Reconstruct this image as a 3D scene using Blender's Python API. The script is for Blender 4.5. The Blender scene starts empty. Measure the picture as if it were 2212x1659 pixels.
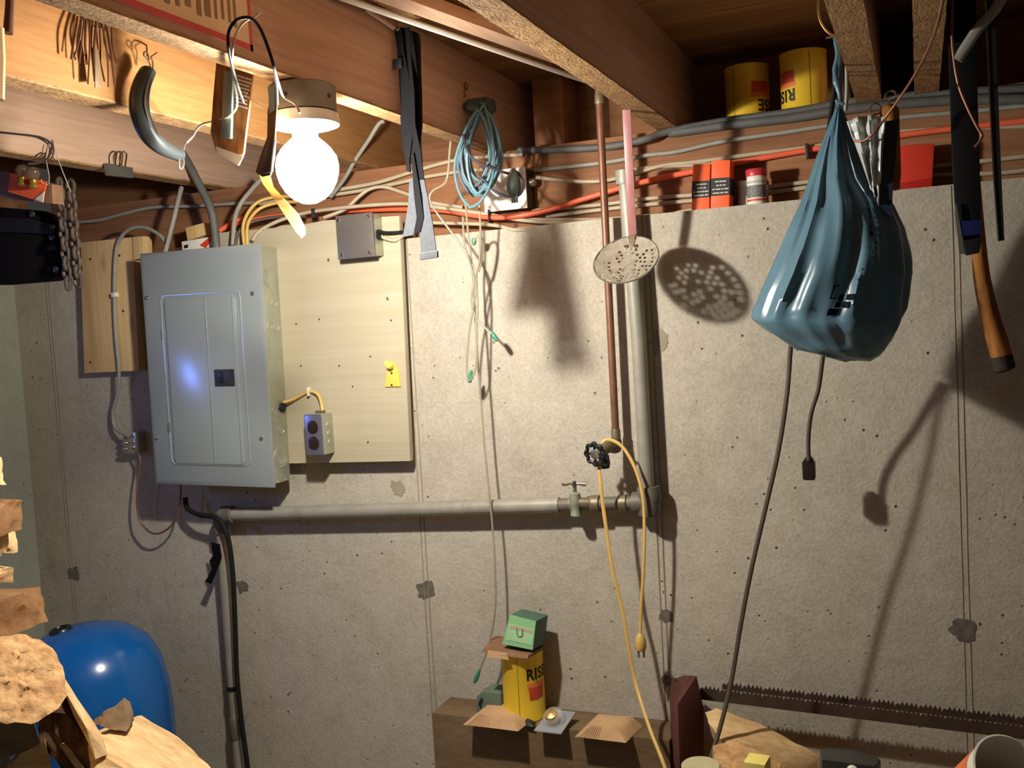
import bpy, bmesh, math, random
from mathutils import Vector, Matrix, noise

random.seed(7)
SC = bpy.context.scene
COL = SC.collection

# ------------------------------------------------------------------ camera
F_PX, CX, CY = 2080.0, 1106.0, 829.5
CAM = Vector((0.0, -2.1, 1.55))
_ay = Vector((1985 - CX, -(650 - CY), -F_PX)).normalized()
_up = Vector((-0.057, 1.0, (-0.057 * (1985 - CX) - (650 - CY)) / F_PX)).normalized()
_ax = _ay.cross(_up)
ROT = Matrix((_ax, _ay, _up))            # camera vector -> world vector
cam_data = bpy.data.cameras.new('camera')
cam_data.sensor_width = 36.0
cam_data.lens = 36.0 * F_PX / 2212.0
cam_data.clip_start = 0.02
camera = bpy.data.objects.new('camera', cam_data)
camera.matrix_world = Matrix.Translation(CAM) @ ROT.to_4x4()
COL.objects.link(camera)
SC.camera = camera

# ------------------------------------------------------------------ world, lights, exposure
world = bpy.data.worlds.new('world')
SC.world = world
world.use_nodes = True
world.node_tree.nodes['Background'].inputs[0].default_value = (1.0, 0.93, 0.84, 1)
world.node_tree.nodes['Background'].inputs[1].default_value = 0.04
BULB_WATT = 35.0
BULB_GLOW = 40.0
BULB_COLOR = (1.0, 0.95, 0.835)
blue_lamp = bpy.data.lights.new('added_blue_light', 'AREA')  # unseen blue light added to make the blue reflection on the panel
blue_lamp.shape = 'RECTANGLE'
blue_lamp.size = 0.10
blue_lamp.size_y = 0.10
blue_lamp.energy = 2.4
blue_lamp.color = (0.14, 0.27, 1.0)
blue_lamp_o = bpy.data.objects.new('added_blue_light', blue_lamp)
blue_lamp_o.location = (-2.52, -1.01, 1.52)
blue_lamp_o.rotation_euler = (0, math.radians(-90), 0)
COL.objects.link(blue_lamp_o)
SC.view_settings.view_transform = 'Standard'
SC.view_settings.look = 'None'
SC.view_settings.exposure = 0.0
SC.view_settings.gamma = 1.0
SC.view_settings.use_curve_mapping = False

# ------------------------------------------------------------------ helpers
def ray(px, py):
    return ROT @ Vector((px - CX, -(py - CY), -F_PX))
def at(px, py, y):
    d = ray(px, py); return CAM + d * ((y - CAM.y) / d.y)
def atz(px, py, z):
    d = ray(px, py); return CAM + d * ((z - CAM.z) / d.z)
def atx(px, py, x):
    d = ray(px, py); return CAM + d * ((x - CAM.x) / d.x)
def S(r, g, b):
    f = lambda c: (c / 255 / 12.92) if c <= 10 else ((c / 255 + 0.055) / 1.055) ** 2.4
    return (f(r), f(g), f(b), 1.0)

def new_mat(name):
    m = bpy.data.materials.new(name); m.use_nodes = True
    nt = m.node_tree
    return m, nt, nt.nodes['Principled BSDF']
def add_noise(nt, vec, scale, detail=4, rough=0.55):
    n = nt.nodes.new('ShaderNodeTexNoise')
    n.inputs['Scale'].default_value = scale
    n.inputs['Detail'].default_value = detail
    n.inputs['Roughness'].default_value = rough
    nt.links.new(vec, n.inputs['Vector'])
    return n.outputs[0]
def coords(nt, scale=(1, 1, 1), kind='Object'):
    t = nt.nodes.new('ShaderNodeTexCoord')
    mp = nt.nodes.new('ShaderNodeMapping')
    mp.inputs['Scale'].default_value = scale
    nt.links.new(t.outputs[kind], mp.inputs['Vector'])
    return mp.outputs[0]
def ramp(nt, fac, stops):
    r = nt.nodes.new('ShaderNodeValToRGB')
    el = r.color_ramp.elements
    while len(el) < len(stops): el.new(0.5)
    for e, (p, c) in zip(el, stops):
        e.position = p; e.color = c
    nt.links.new(fac, r.inputs[0])
    return r.outputs[0]
def mixc(nt, fac, a, b, mode='MIX'):
    m = nt.nodes.new('ShaderNodeMix'); m.data_type = 'RGBA'; m.blend_type = mode
    def put(sock, v):
        if isinstance(v, bpy.types.NodeSocket): nt.links.new(v, sock)
        else: sock.default_value = v
    put(m.inputs[0], fac); put(m.inputs[6], a); put(m.inputs[7], b)
    return m.outputs[2]
def bump(nt, b, h, strength, dist=0.002):
    n = nt.nodes.new('ShaderNodeBump')
    n.inputs['Strength'].default_value = strength
    n.inputs['Distance'].default_value = dist
    nt.links.new(h, n.inputs['Height'])
    nt.links.new(n.outputs[0], b.inputs['Normal'])

MATS = {}
def plain(name, c, rough=0.5, metal=0.0, var=0.12, scale=25.0, bmp=0.0, spec=0.5):
    if name in MATS: return MATS[name]
    m, nt, b = new_mat(name)
    v = coords(nt)
    f = add_noise(nt, v, scale, 5)
    lo = tuple(x * (1 - var) for x in c[:3]) + (1,); hi = tuple(min(1, x * (1 + var)) for x in c[:3]) + (1,)
    nt.links.new(ramp(nt, f, [(0.3, lo), (0.7, hi)]), b.inputs['Base Color'])
    b.inputs['Roughness'].default_value = rough
    b.inputs['Metallic'].default_value = metal
    b.inputs['Specular IOR Level'].default_value = spec
    if bmp: bump(nt, b, f, bmp)
    MATS[name] = m
    return m
def wood(name, base, dark, axis='Y', scale=14.0, rough=0.75, bmp=0.35, stretch=0.05, knots=0.0, fine=90.0):
    if name in MATS: return MATS[name]
    m, nt, b = new_mat(name)
    sc = [1, 1, 1]; sc['XYZ'.index(axis)] = stretch
    v = coords(nt, sc)
    f = add_noise(nt, v, scale, 6, 0.6)
    g = add_noise(nt, v, fine, 4, 0.6)
    c1 = ramp(nt, f, [(0.33, dark), (0.62, base)])
    c2 = mixc(nt, 0.35, c1, ramp(nt, g, [(0.35, dark), (0.6, base)]))
    if knots:
        vk = coords(nt, tuple(0.4 if i == 'XYZ'.index(axis) else 1 for i in range(3)))
        vo = nt.nodes.new('ShaderNodeTexVoronoi'); vo.inputs['Scale'].default_value = 9
        nt.links.new(vk, vo.inputs['Vector'])
        k = ramp(nt, vo.outputs['Distance'], [(0.03, (knots, knots, knots, 1)), (0.14, (0, 0, 0, 1))])
        c2 = mixc(nt, k, c2, tuple(x * 0.35 for x in dark[:3]) + (1,))
    nt.links.new(c2, b.inputs['Base Color'])
    b.inputs['Roughness'].default_value = rough
    b.inputs['Specular IOR Level'].default_value = 0.25
    bump(nt, b, g, bmp, 0.0025)
    MATS[name] = m
    return m
def concrete(name, base, dark, light):
    if name in MATS: return MATS[name]
    m, nt, b = new_mat(name)
    v = coords(nt)
    big = add_noise(nt, v, 2.2, 6, 0.6)
    mid = add_noise(nt, v, 16, 8, 0.7)
    fin = add_noise(nt, v, 170, 3, 0.6)
    c = ramp(nt, big, [(0.3, dark), (0.52, base), (0.75, light)])
    c = mixc(nt, 0.4, c, ramp(nt, mid, [(0.32, dark), (0.62, light)]))
    c = mixc(nt, 0.34, c, ramp(nt, fin, [(0.35, dark), (0.65, light)]))
    # bug holes: sparse dark pits of irregular size
    vo = nt.nodes.new('ShaderNodeTexVoronoi'); vo.inputs['Scale'].default_value = 34
    nt.links.new(v, vo.inputs['Vector'])
    gate = add_noise(nt, v, 9, 2)
    g2 = ramp(nt, gate, [(0.44, (0, 0, 0, 1)), (0.62, (1, 1, 1, 1))])
    pit = ramp(nt, vo.outputs['Distance'], [(0.07, (1, 1, 1, 1)), (0.12, (0, 0, 0, 1))])
    pit = mixc(nt, 1.0, pit, g2, 'MULTIPLY')
    c = mixc(nt, pit, c, tuple(x * 0.32 for x in dark[:3]) + (1,))
    vo2 = nt.nodes.new('ShaderNodeTexVoronoi'); vo2.inputs['Scale'].default_value = 105
    nt.links.new(v, vo2.inputs['Vector'])
    pit2 = mixc(nt, 1.0, ramp(nt, vo2.outputs['Distance'], [(0.08, (.8, .8, .8, 1)), (0.15, (0, 0, 0, 1))]), ramp(nt, add_noise(nt, v, 21, 2), [(0.5, (0, 0, 0, 1)), (0.66, (1, 1, 1, 1))]), 'MULTIPLY')
    c = mixc(nt, pit2, c, tuple(x * 0.45 for x in dark[:3]) + (1,))
    st = add_noise(nt, coords(nt, (1.0, 1.0, 0.45)), 3.3, 5, 0.7)
    stain = ramp(nt, st, [(0.62, (0, 0, 0, 1)), (0.78, (0.55, 0.55, 0.55, 1))])
    c = mixc(nt, stain, c, tuple(x * 0.62 for x in dark[:3]) + (1,))
    nt.links.new(c, b.inputs['Base Color'])
    b.inputs['Roughness'].default_value = 0.9
    b.inputs['Specular IOR Level'].default_value = 0.15
    h = mixc(nt, 0.5, mid, fin)
    h = mixc(nt, 1.0, h, pit, 'SUBTRACT')
    bump(nt, b, h, 0.75, 0.0035)
    MATS[name] = m
    return m
def emit(name, c, s):
    m, nt, b = new_mat(name)
    b.inputs['Base Color'].default_value = (0.8, 0.8, 0.8, 1)
    b.inputs['Emission Color'].default_value = c
    b.inputs['Emission Strength'].default_value = s
    MATS[name] = m
    return m
def bulb_glass(name, c, s):
    """frosted glass: glows itself and lets the filament's light through"""
    m, nt, b = new_mat(name)
    nt.nodes.remove(b)
    e = nt.nodes.new('ShaderNodeEmission'); e.inputs[0].default_value = c; e.inputs[1].default_value = s
    t = nt.nodes.new('ShaderNodeBsdfTransparent')
    a = nt.nodes.new('ShaderNodeAddShader')
    nt.links.new(e.outputs[0], a.inputs[0]); nt.links.new(t.outputs[0], a.inputs[1])
    nt.links.new(a.outputs[0], nt.nodes['Material Output'].inputs[0])
    return m
def film(name, c, rough=0.3, trans=0.35):
    """thin plastic: diffuse + translucent + gloss"""
    m, nt, b = new_mat(name)
    v = coords(nt); f = add_noise(nt, v, 18, 5)
    lo = tuple(x * 0.8 for x in c[:3]) + (1,)
    cc = ramp(nt, f, [(0.3, lo), (0.7, c)])
    nt.links.new(cc, b.inputs['Base Color'])
    b.inputs['Roughness'].default_value = rough
    t = nt.nodes.new('ShaderNodeBsdfTranslucent'); nt.links.new(cc, t.inputs[0])
    mx = nt.nodes.new('ShaderNodeMixShader'); mx.inputs[0].default_value = trans
    nt.links.new(b.outputs[0], mx.inputs[1]); nt.links.new(t.outputs[0], mx.inputs[2])
    nt.links.new(mx.outputs[0], nt.nodes['Material Output'].inputs[0])
    MATS[name] = m
    return m
def clear(name, c, rough=0.15, alpha=0.35):
    m, nt, b = new_mat(name)
    v = coords(nt); f = add_noise(nt, v, 30, 3)
    nt.links.new(ramp(nt, f, [(0.3, tuple(x * 0.85 for x in c[:3]) + (1,)), (0.7, c)]), b.inputs['Base Color'])
    b.inputs['Roughness'].default_value = rough
    b.inputs['Alpha'].default_value = alpha
    MATS[name] = m
    return m

WL = {}
def thing(name, label, cat, loc=(0, 0, 0), group=None, kind=None):
    o = bpy.data.objects.new(name, None)
    o.empty_display_size = 0.05
    o.location = loc
    COL.objects.link(o)
    WL[o.name] = Vector(loc)
    tag(o, label, cat, group, kind)
    return o
def tag(o, label=None, cat=None, group=None, kind=None):
    if label: o['label'] = label
    if cat: o['category'] = cat
    if group: o['group'] = group
    if kind: o['kind'] = kind
    return o

class MB:
    def __init__(self): self.v = []; self.f = []
    def add(self, vs, fs):
        n = len(self.v); self.v += [Vector(p) for p in vs]; self.f += [tuple(i + n for i in f) for f in fs]; return self
    def box(self, a, b):
        x0, y0, z0 = a; x1, y1, z1 = b
        return self.add([(x0, y0, z0), (x1, y0, z0), (x1, y1, z0), (x0, y1, z0), (x0, y0, z1), (x1, y0, z1), (x1, y1, z1), (x0, y1, z1)],
                        [(0, 3, 2, 1), (4, 5, 6, 7), (0, 1, 5, 4), (1, 2, 6, 5), (2, 3, 7, 6), (3, 0, 4, 7)])
    def prism(self, pts, vec):
        pts = [Vector(p) for p in pts]; n = len(pts); vec = Vector(vec)
        fs = [tuple(range(n)), tuple(range(2 * n - 1, n - 1, -1))] + [(i, i + n, (i + 1) % n + n, (i + 1) % n) for i in range(n)]
        return self.add(pts + [p + vec for p in pts], fs)
    def tube(self, pts, r, seg=8, closed=False, flat=None):
        """r: number or list; flat=(vector, factor) squashes the section along a vector"""
        pts = [Vector(p) for p in pts]; n = len(pts)
        rs = r if isinstance(r, (list, tuple)) else [r] * n
        up = None; rings = []
        for i, p in enumerate(pts):
            a = pts[(i - 1) % n] if (closed or i > 0) else p
            b = pts[(i + 1) % n] if (closed or i < n - 1) else p
            t = (b - a)
            t = t.normalized() if t.length > 1e-9 else Vector((0, 0, 1))
            if up is None: up = t.orthogonal().normalized()
            up = (up - t * up.dot(t))
            up = up.normalized() if up.length > 1e-6 else t.orthogonal().normalized()
            s = t.cross(up)
            ring = []
            for k in range(seg):
                th = 2 * math.pi * k / seg
                d = (up * math.cos(th) + s * math.sin(th)) * rs[i]
                if flat: fv = Vector(flat[0]).normalized(); d -= fv * d.dot(fv) * (1 - flat[1])
                ring.append(p + d)
            rings.append(ring)
        base = len(self.v)
        for g in rings: self.v += g
        m = n if closed else n - 1
        for i in range(m):
            for k in range(seg):
                a = base + i * seg; b = base + ((i + 1) % n) * seg
                self.f.append((a + k, a + (k + 1) % seg, b + (k + 1) % seg, b + k))
        if not closed:
            self.f.append(tuple(base + k for k in range(seg - 1, -1, -1)))
            self.f.append(tuple(base + (n - 1) * seg + k for k in range(seg)))
        return self
    def lathe(self, prof, org, axis=(0, 0, 1), seg=24, cap=True):
        axis = Vector(axis).normalized(); u = axis.orthogonal().normalized(); w = axis.cross(u); org = Vector(org)
        base = len(self.v); n = len(prof)
        for r, h in prof:
            for k in range(seg):
                th = 2 * math.pi * k / seg
                self.v.append(org + axis * h + (u * math.cos(th) + w * math.sin(th)) * r)
        for i in range(n - 1):
            for k in range(seg):
                a = base + i * seg; b = a + seg
                self.f.append((a + k, a + (k + 1) % seg, b + (k + 1) % seg, b + k))
        if cap:
            self.f.append(tuple(base + k for k in range(seg - 1, -1, -1)))
            self.f.append(tuple(base + (n - 1) * seg + k for k in range(seg)))
        return self
    def hull(self, pts):
        bm = bmesh.new()
        for p in pts: bm.verts.new(p)
        bmesh.ops.convex_hull(bm, input=bm.verts)
        bm.verts.index_update()
        live = [v for v in bm.verts if v.link_faces]
        idx = {v: i for i, v in enumerate(live)}
        self.add([v.co.copy() for v in live], [tuple(idx[v] for v in f.verts) for f in bm.faces])
        bm.free(); return self
    def build(self, name, mat, parent=None, bevel=0.0, sharp=40, rough=None, label=None, smooth=True):
        """rough=(cuts, amplitude, frequency): real relief by subdividing and moving vertices"""
        me = bpy.data.meshes.new(name)
        vs = self.v
        off = WL[parent.name] if parent else None
        if off is None:
            xs = [p.x for p in vs]; ys = [p.y for p in vs]; zs = [p.z for p in vs]
            off = Vector(((min(xs) + max(xs)) / 2, (min(ys) + max(ys)) / 2, min(zs)))
        bm = bmesh.new()
        bv = [bm.verts.new(p - off) for p in vs]
        for f in self.f:
            try: bm.faces.new([bv[i] for i in f])
            except ValueError: pass
        bmesh.ops.recalc_face_normals(bm, faces=bm.faces)
        if bevel:
            es = [e for e in bm.edges if len(e.link_faces) == 2 and e.calc_face_angle(0) > 0.6]
            bmesh.ops.bevel(bm, geom=es, offset=bevel, segments=2, affect='EDGES', profile=0.6)
        if rough:
            cuts, amp, fr = rough
            bmesh.ops.triangulate(bm, faces=[f for f in bm.faces if len(f.verts) > 4])
            bmesh.ops.subdivide_edges(bm, edges=bm.edges, cuts=cuts, use_grid_fill=True)
            bm.normal_update()
            for v in bm.verts:
                q = (v.co + off) * fr
                v.co += v.normal * amp * (noise.noise(q) + 0.5 * noise.noise(q * 2.7))
        bm.to_mesh(me); bm.free()
        if isinstance(mat, (list, tuple)):
            for m_ in mat: me.materials.append(m_)
        else: me.materials.append(mat)
        if smooth:
            me.polygons.foreach_set('use_smooth', [True] * len(me.polygons))
            me.set_sharp_from_angle(angle=math.radians(sharp))
        o = bpy.data.objects.new(name, me)
        COL.objects.link(o)
        if parent:
            o.parent = parent; WL[o.name] = off
        else:
            o.location = off; WL[o.name] = off
        if label: o['label'] = label
        return o

def spline(pts, n=6):
    pts = [Vector(p) for p in pts]
    if len(pts) < 3: return pts
    out = []
    for i in range(len(pts) - 1):
        p0 = pts[max(i - 1, 0)]; p1 = pts[i]; p2 = pts[i + 1]; p3 = pts[min(i + 2, len(pts) - 1)]
        for k in range(n):
            t = k / n
            out.append(0.5 * ((2 * p1) + (p2 - p0) * t + (2 * p0 - 5 * p1 + 4 * p2 - p3) * t * t + (3 * p1 - p0 - 3 * p2 + p3) * t ** 3))
    out.append(pts[-1]); return out
def P3(pts, y=None):
    """photo points with a depth each -> room points; depth missing = the default"""
    out = []
    for p in pts:
        if isinstance(p, Vector): out.append(p)
        else: out.append(at(p[0], p[1], p[2] if len(p) > 2 else y))
    return out
def cable(name, label, cat, pts, r, mat, y=None, group=None, parent=None, seg=8, n=6, flat=None):
    o = MB().tube(spline(P3(pts, y), n), r, seg, flat=flat).build(name, mat, parent, sharp=60)
    if not parent: tag(o, label, cat, group)
    elif label: o['label'] = label
    return o
def XP(pts, x): return [atx(a, b, x) for a, b in pts]
def slab(pts, y, thick):
    """outline in the photo at depth y, its thickness going back towards the wall"""
    return MB().prism(P3(pts, y), (0, thick, 0))
def strip(pairs, thick):
    """band: list of (xl, yl, xr, yr, depth)"""
    mb = MB(); L = [at(a, b, e) for a, b, c, d, e in pairs]; R = [at(c, d, e) for a, b, c, d, e in pairs]
    n = len(pairs); tv = Vector((0, thick, 0))
    vs = []
    for l, r in zip(L, R): vs += [l, r, r + tv, l + tv]
    fs = []
    for i in range(n - 1):
        a = 4 * i; b = a + 4
        for k in range(4): fs.append((a + k, a + (k + 1) % 4, b + (k + 1) % 4, b + k))
    fs += [(3, 2, 1, 0), tuple(4 * (n - 1) + k for k in range(4))]
    return mb.add(vs, fs)
def cyl_text(body, org, r, theta0, z0, size, mat, parent, flip=False, name='lettering'):
    """letters wrapped round an upright can; theta measured from -y towards +x"""
    cu = bpy.data.curves.new('t', 'FONT'); cu.body = body; cu.size = size; cu.offset = size * 0.030; cu.space_character = 1.14
    o = bpy.data.objects.new('t', cu); COL.objects.link(o)
    dg = bpy.context.evaluated_depsgraph_get()
    me = bpy.data.meshes.new_from_object(o.evaluated_get(dg))
    bpy.data.objects.remove(o)
    bm = bmesh.new(); bm.from_mesh(me); bpy.data.meshes.remove(me)
    bmesh.ops.triangulate(bm, faces=bm.faces)
    bmesh.ops.subdivide_edges(bm, edges=[e for e in bm.edges if e.calc_length() > 0.006], cuts=2)
    off = WL[parent.name]; org = Vector(org)
    for v in bm.verts:
        x, y = v.co.x * 0.86, v.co.y
        if flip: x, y = -x, -y
        th = theta0 + x / r
        v.co = org + Vector((math.sin(th) * (r + 0.0007), -math.cos(th) * (r + 0.0007), z0 + y)) - off
    m2 = bpy.data.meshes.new(name); bm.to_mesh(m2); bm.free(); m2.materials.append(mat)
    q = bpy.data.objects.new(name, m2); COL.objects.link(q); q.parent = parent; WL[q.name] = off
    return q
def ring(center, axis, R, r, seg=20, tseg=6):
    axis = Vector(axis).normalized(); u = axis.orthogonal().normalized(); w = axis.cross(u); c = Vector(center)
    return MB().tube([c + (u * math.cos(2 * math.pi * k / seg) + w * math.sin(2 * math.pi * k / seg)) * R for k in range(seg)], r, tseg, closed=True)
def struct(o, label=None):
    o['kind'] = 'structure'
    if label: o['label'] = label
    return o

# ------------------------------------------------------------------ materials
M_CONC = concrete('concrete', S(180, 172, 157), S(154, 145, 129), S(200, 192, 177))
M_CONC_L = concrete('concrete_left', S(158, 160, 148), S(136, 138, 124), S(176, 178, 164))
M_SEAM = plain('seam', S(150, 140, 123), 0.9, bmp=0.3)
M_PATCH = plain('tie_patch', S(104, 97, 88), 0.95, var=0.3, scale=60, bmp=0.6)
M_FLOOR = concrete('floor_concrete', S(196, 188, 172), S(170, 162, 146), S(212, 204, 190))
M_JOIST = wood('joist_wood', S(196, 162, 138), S(158, 124, 100), 'Y', 10, bmp=0.3)
M_JOISTZ = wood('joist_darkened_for_bulb', S(158, 114, 68), S(122, 80, 44), 'Y', 9, bmp=0.25, stretch=0.12)  # joist colour darkened to offset the close bulb's strong light
M_ROUGH = wood('rough_sawn', S(182, 144, 100), S(120, 88, 56), 'Y', 60, bmp=1.0, stretch=0.5, fine=220)
M_BAND = wood('band_wood', S(164, 116, 82), S(122, 82, 56), 'X', 16, bmp=0.4, stretch=0.08)
M_PLANK = wood('subfloor_wood', S(180, 140, 92), S(120, 84, 52), 'X', 12, bmp=0.4)
M_PLY = wood('cream_ply', S(186, 177, 153), S(176, 165, 139), 'X', 30, bmp=0.25, stretch=0.04)
M_PINE = wood('pine_board', S(222, 190, 136), S(190, 150, 96), 'Z', 16, bmp=0.2, stretch=0.06, knots=0.6)
M_PANEL = plain('panel_grey', S(144, 152, 154), 0.23, 0.0, 0.03, 8, spec=1.0)
M_GALV = plain('galvanised', S(176, 178, 162), 0.42, 0.55, 0.12, 30)
M_STEEL = plain('steel', S(190, 188, 180), 0.28, 0.9, 0.1, 40)
M_CHROME = plain('chrome', S(220, 218, 212), 0.14, 1.0, 0.05, 40)
M_DKMETAL = plain('dark_metal', S(72, 68, 70), 0.45, 0.6, 0.2, 40)
M_COVER = plain('box_cover', S(118, 112, 108), 0.4, 0.5, 0.06, 20)
M_BLACK = plain('black_rubber', S(24, 23, 23), 0.75, 0, 0.2, 30, spec=0.25)
M_BLACKPL = plain('black_plastic', S(26, 26, 30), 0.35, 0, 0.15, 30)
M_DKCLOTH = plain('dark_cloth', S(18, 16, 14), 0.95, 0, 0.3, 60, bmp=0.5, spec=0.1)
M_WHITE = plain('white_paint', S(228, 224, 212), 0.5, 0, 0.05, 30)
M_PORC = plain('porcelain', S(236, 232, 222), 0.25, 0, 0.03, 20)
M_LAMPBOX = plain('lamp_box', S(128, 122, 112), 0.55, 0.2, 0.12, 30)
M_IVORY = plain('ivory_cable', S(184, 170, 144), 0.5, 0, 0.1, 30)
M_GREYC = plain('grey_cable', S(150, 148, 138), 0.55, 0, 0.12, 30)
M_DKGREYC = plain('dark_grey_cable', S(92, 92, 90), 0.6, 0, 0.15, 30)
M_ORANGEC = plain('orange_cable', S(244, 108, 74), 0.4, 0, 0.06, 20)
M_YELLOWC = plain('yellow_cable', S(214, 176, 98), 0.45, 0, 0.06, 20)
M_BROWNC = plain('brown_cord', S(84, 74, 62), 0.55, 0, 0.12, 30)
M_COPPER = plain('copper', S(140, 94, 74), 0.42, 0.5, 0.2, 30)
M_COPPIPE = plain('aged_copper', S(128, 90, 70), 0.45, 0.4, 0.25, 20)
M_PIPE = plain('grey_pipe', S(150, 146, 134), 0.5, 0.15, 0.14, 24)
M_PIPEDK = plain('dark_pipe', S(104, 98, 88), 0.6, 0.2, 0.2, 30)
M_BRASS = plain('old_brass', S(124, 112, 92), 0.5, 0.5, 0.25, 40)
M_VERD = plain('verdigris', S(146, 152, 132), 0.6, 0.3, 0.25, 40)
M_BLUECORD = plain('blue_cord', S(98, 138, 150), 0.4, 0, 0.06, 20)
M_PLUG = plain('plug_green', S(70, 80, 72), 0.5, 0, 0.12, 40)
M_STRAP = plain('black_strap', S(13, 13, 16), 0.9, 0, 0.15, 90, bmp=0.3, spec=0.1)
M_WEB = plain('grey_webbing', S(58, 60, 64), 0.9, 0, 0.12, 120, bmp=0.5, spec=0.1)
M_BAG = film('bag_film', S(98, 134, 152), 0.3, 0.22)
M_BAGD = film('bag_film_dark', S(44, 52, 74), 0.4, 0.15)
M_PRINT = plain('bag_print', S(16, 24, 32), 0.9, spec=0.1)
M_FOIL = plain('silver_foil', S(205, 210, 208), 0.3, 0.25, 0.15, 14, bmp=0.6)
M_ORANGE = plain('orange_card', S(246, 100, 48), 0.55, 0, 0.03, 20)
M_BLACKCARD = plain('black_card', S(34, 32, 34), 0.55, 0, 0.05, 20)
M_TEXTW = plain('white_print', S(236, 230, 220), 0.6, 0, 0.02, 20)
M_REDLID = plain('red_lid', S(196, 52, 62), 0.4, 0, 0.04, 20)
M_RED = plain('red_plastic', S(212, 62, 46), 0.35, 0, 0.06, 20)
M_PINK = plain('pink_handle', S(158, 102, 102), 0.4, 0, 0.12, 40)
M_YELCAN = plain('yellow_can', S(236, 196, 52), 0.4, 0.1, 0.08, 14)
M_INK = plain('black_ink', S(20, 18, 18), 0.5)
M_REDPOT = plain('red_print', S(206, 74, 44), 0.5)
M_GREEN = plain('pale_green_card', S(150, 206, 150), 0.55, 0, 0.06, 30)
M_GREENDK = plain('dark_green_card', S(70, 104, 84), 0.55, 0, 0.12, 30)
M_CARD = plain('cardboard', S(192, 154, 112), 0.8, 0, 0.1, 30)
M_CARDDK = plain('brown_cardboard', S(128, 94, 66), 0.85, 0, 0.2, 30)
M_CRATE = wood('crate_ply', S(126, 104, 76), S(94, 76, 54), 'X', 7, bmp=0.4, stretch=0.3)
M_BLISTER = clear('blister', (0.9, 0.92, 0.95, 1), 0.08, 0.3)
M_TUBE = clear('vinyl_tube', S(176, 168, 144), 0.15, 0.6)
M_TEAL = plain('teal_plastic', S(58, 140, 116), 0.4, 0, 0.1, 30)
M_TANK = plain('blue_tank', S(16, 92, 168), 0.22, 0.0, 0.04, 10, spec=0.6)
M_FIRE = wood('split_wood', S(226, 194, 144), S(182, 140, 92), 'X', 30, bmp=0.6, stretch=0.06)
M_FIREEND = wood('end_grain', S(214, 172, 120), S(150, 102, 62), 'X', 40, bmp=1.0, stretch=0.8)
M_FIREBR = wood('brown_wood', S(152, 114, 78), S(116, 80, 52), 'X', 20, bmp=0.6, stretch=0.08)
M_FIREGR = wood('grey_wood', S(144, 122, 94), S(110, 92, 70), 'X', 20, bmp=0.5, stretch=0.1)
M_BARK = wood('bark', S(96, 70, 52), S(30, 22, 18), 'Z', 40, rough=0.95, bmp=1.0, stretch=0.4)
M_SAW = plain('saw_steel', S(84, 70, 60), 0.55, 0.5, 0.25, 20)
M_REDPOST = wood('red_stained_wood', S(96, 56, 48), S(66, 38, 34), 'Z', 20, bmp=0.4)
M_HANDLE = wood('worn_handle', S(178, 116, 56), S(104, 62, 30), 'Z', 30, bmp=0.4, stretch=0.2)
M_CHAIN = plain('rusty_chain', S(92, 78, 68), 0.65, 0.4, 0.35, 40, bmp=0.4)
M_RUST = plain('rusty_wire', S(84, 52, 38), 0.6, 0.4, 0.3, 40)
M_TAPE = film('yellow_tape', S(206, 170, 104), 0.4, 0.4)
M_YBRACK = plain('yellow_plastic', S(240, 206, 92), 0.4, 0, 0.05, 30)
M_OUTPLATE = plain('outlet_plate', S(150, 152, 172), 0.3, 0.75, 0.05, 20)
M_DKBROWN = plain('brown_bakelite', S(44, 30, 26), 0.3, 0, 0.1, 20)
M_POSTER = plain('poster_paper', S(226, 196, 158), 0.7, 0, 0.04, 12)
M_POSTRED = plain('poster_red', S(198, 70, 70), 0.6, 0, 0.06, 20)
M_POSTGREY = plain('poster_grey', S(140, 112, 88), 0.6, 0, 0.15, 40)
M_CONTROL = plain('curved_handle_metal', S(58, 62, 64), 0.42, 0.25, 0.15, 20)
M_WOODPACK = wood('package_wood_print', S(176, 124, 72), S(84, 58, 36), 'Z', 50, bmp=0.1, stretch=0.3)
M_BUCKET = plain('bucket_white', S(232, 226, 210), 0.4, 0, 0.04, 20)
M_BUCKETIN = plain('bucket_inside', S(186, 176, 150), 0.5, 0, 0.06, 20)
M_GLASSJAR = clear('jar_plastic', S(216, 206, 170), 0.12, 0.45)
M_WINFRAME = plain('window_frame', S(190, 190, 184), 0.5, 0, 0.06, 20)

# ------------------------------------------------------------------ the room
XL, XR, YF = -2.5, 2.2, -3.8
WTOP, JB, JT = 1.774, 1.97, 2.16          # wall top, joist bottom, joist top
mb = MB().box((XL - 0.2, 0, 0), (XR, 0.3, WTOP))
wall_back = struct(mb.build('wall_back', M_CONC), 'poured concrete foundation wall with form seams and tie patches')
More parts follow.
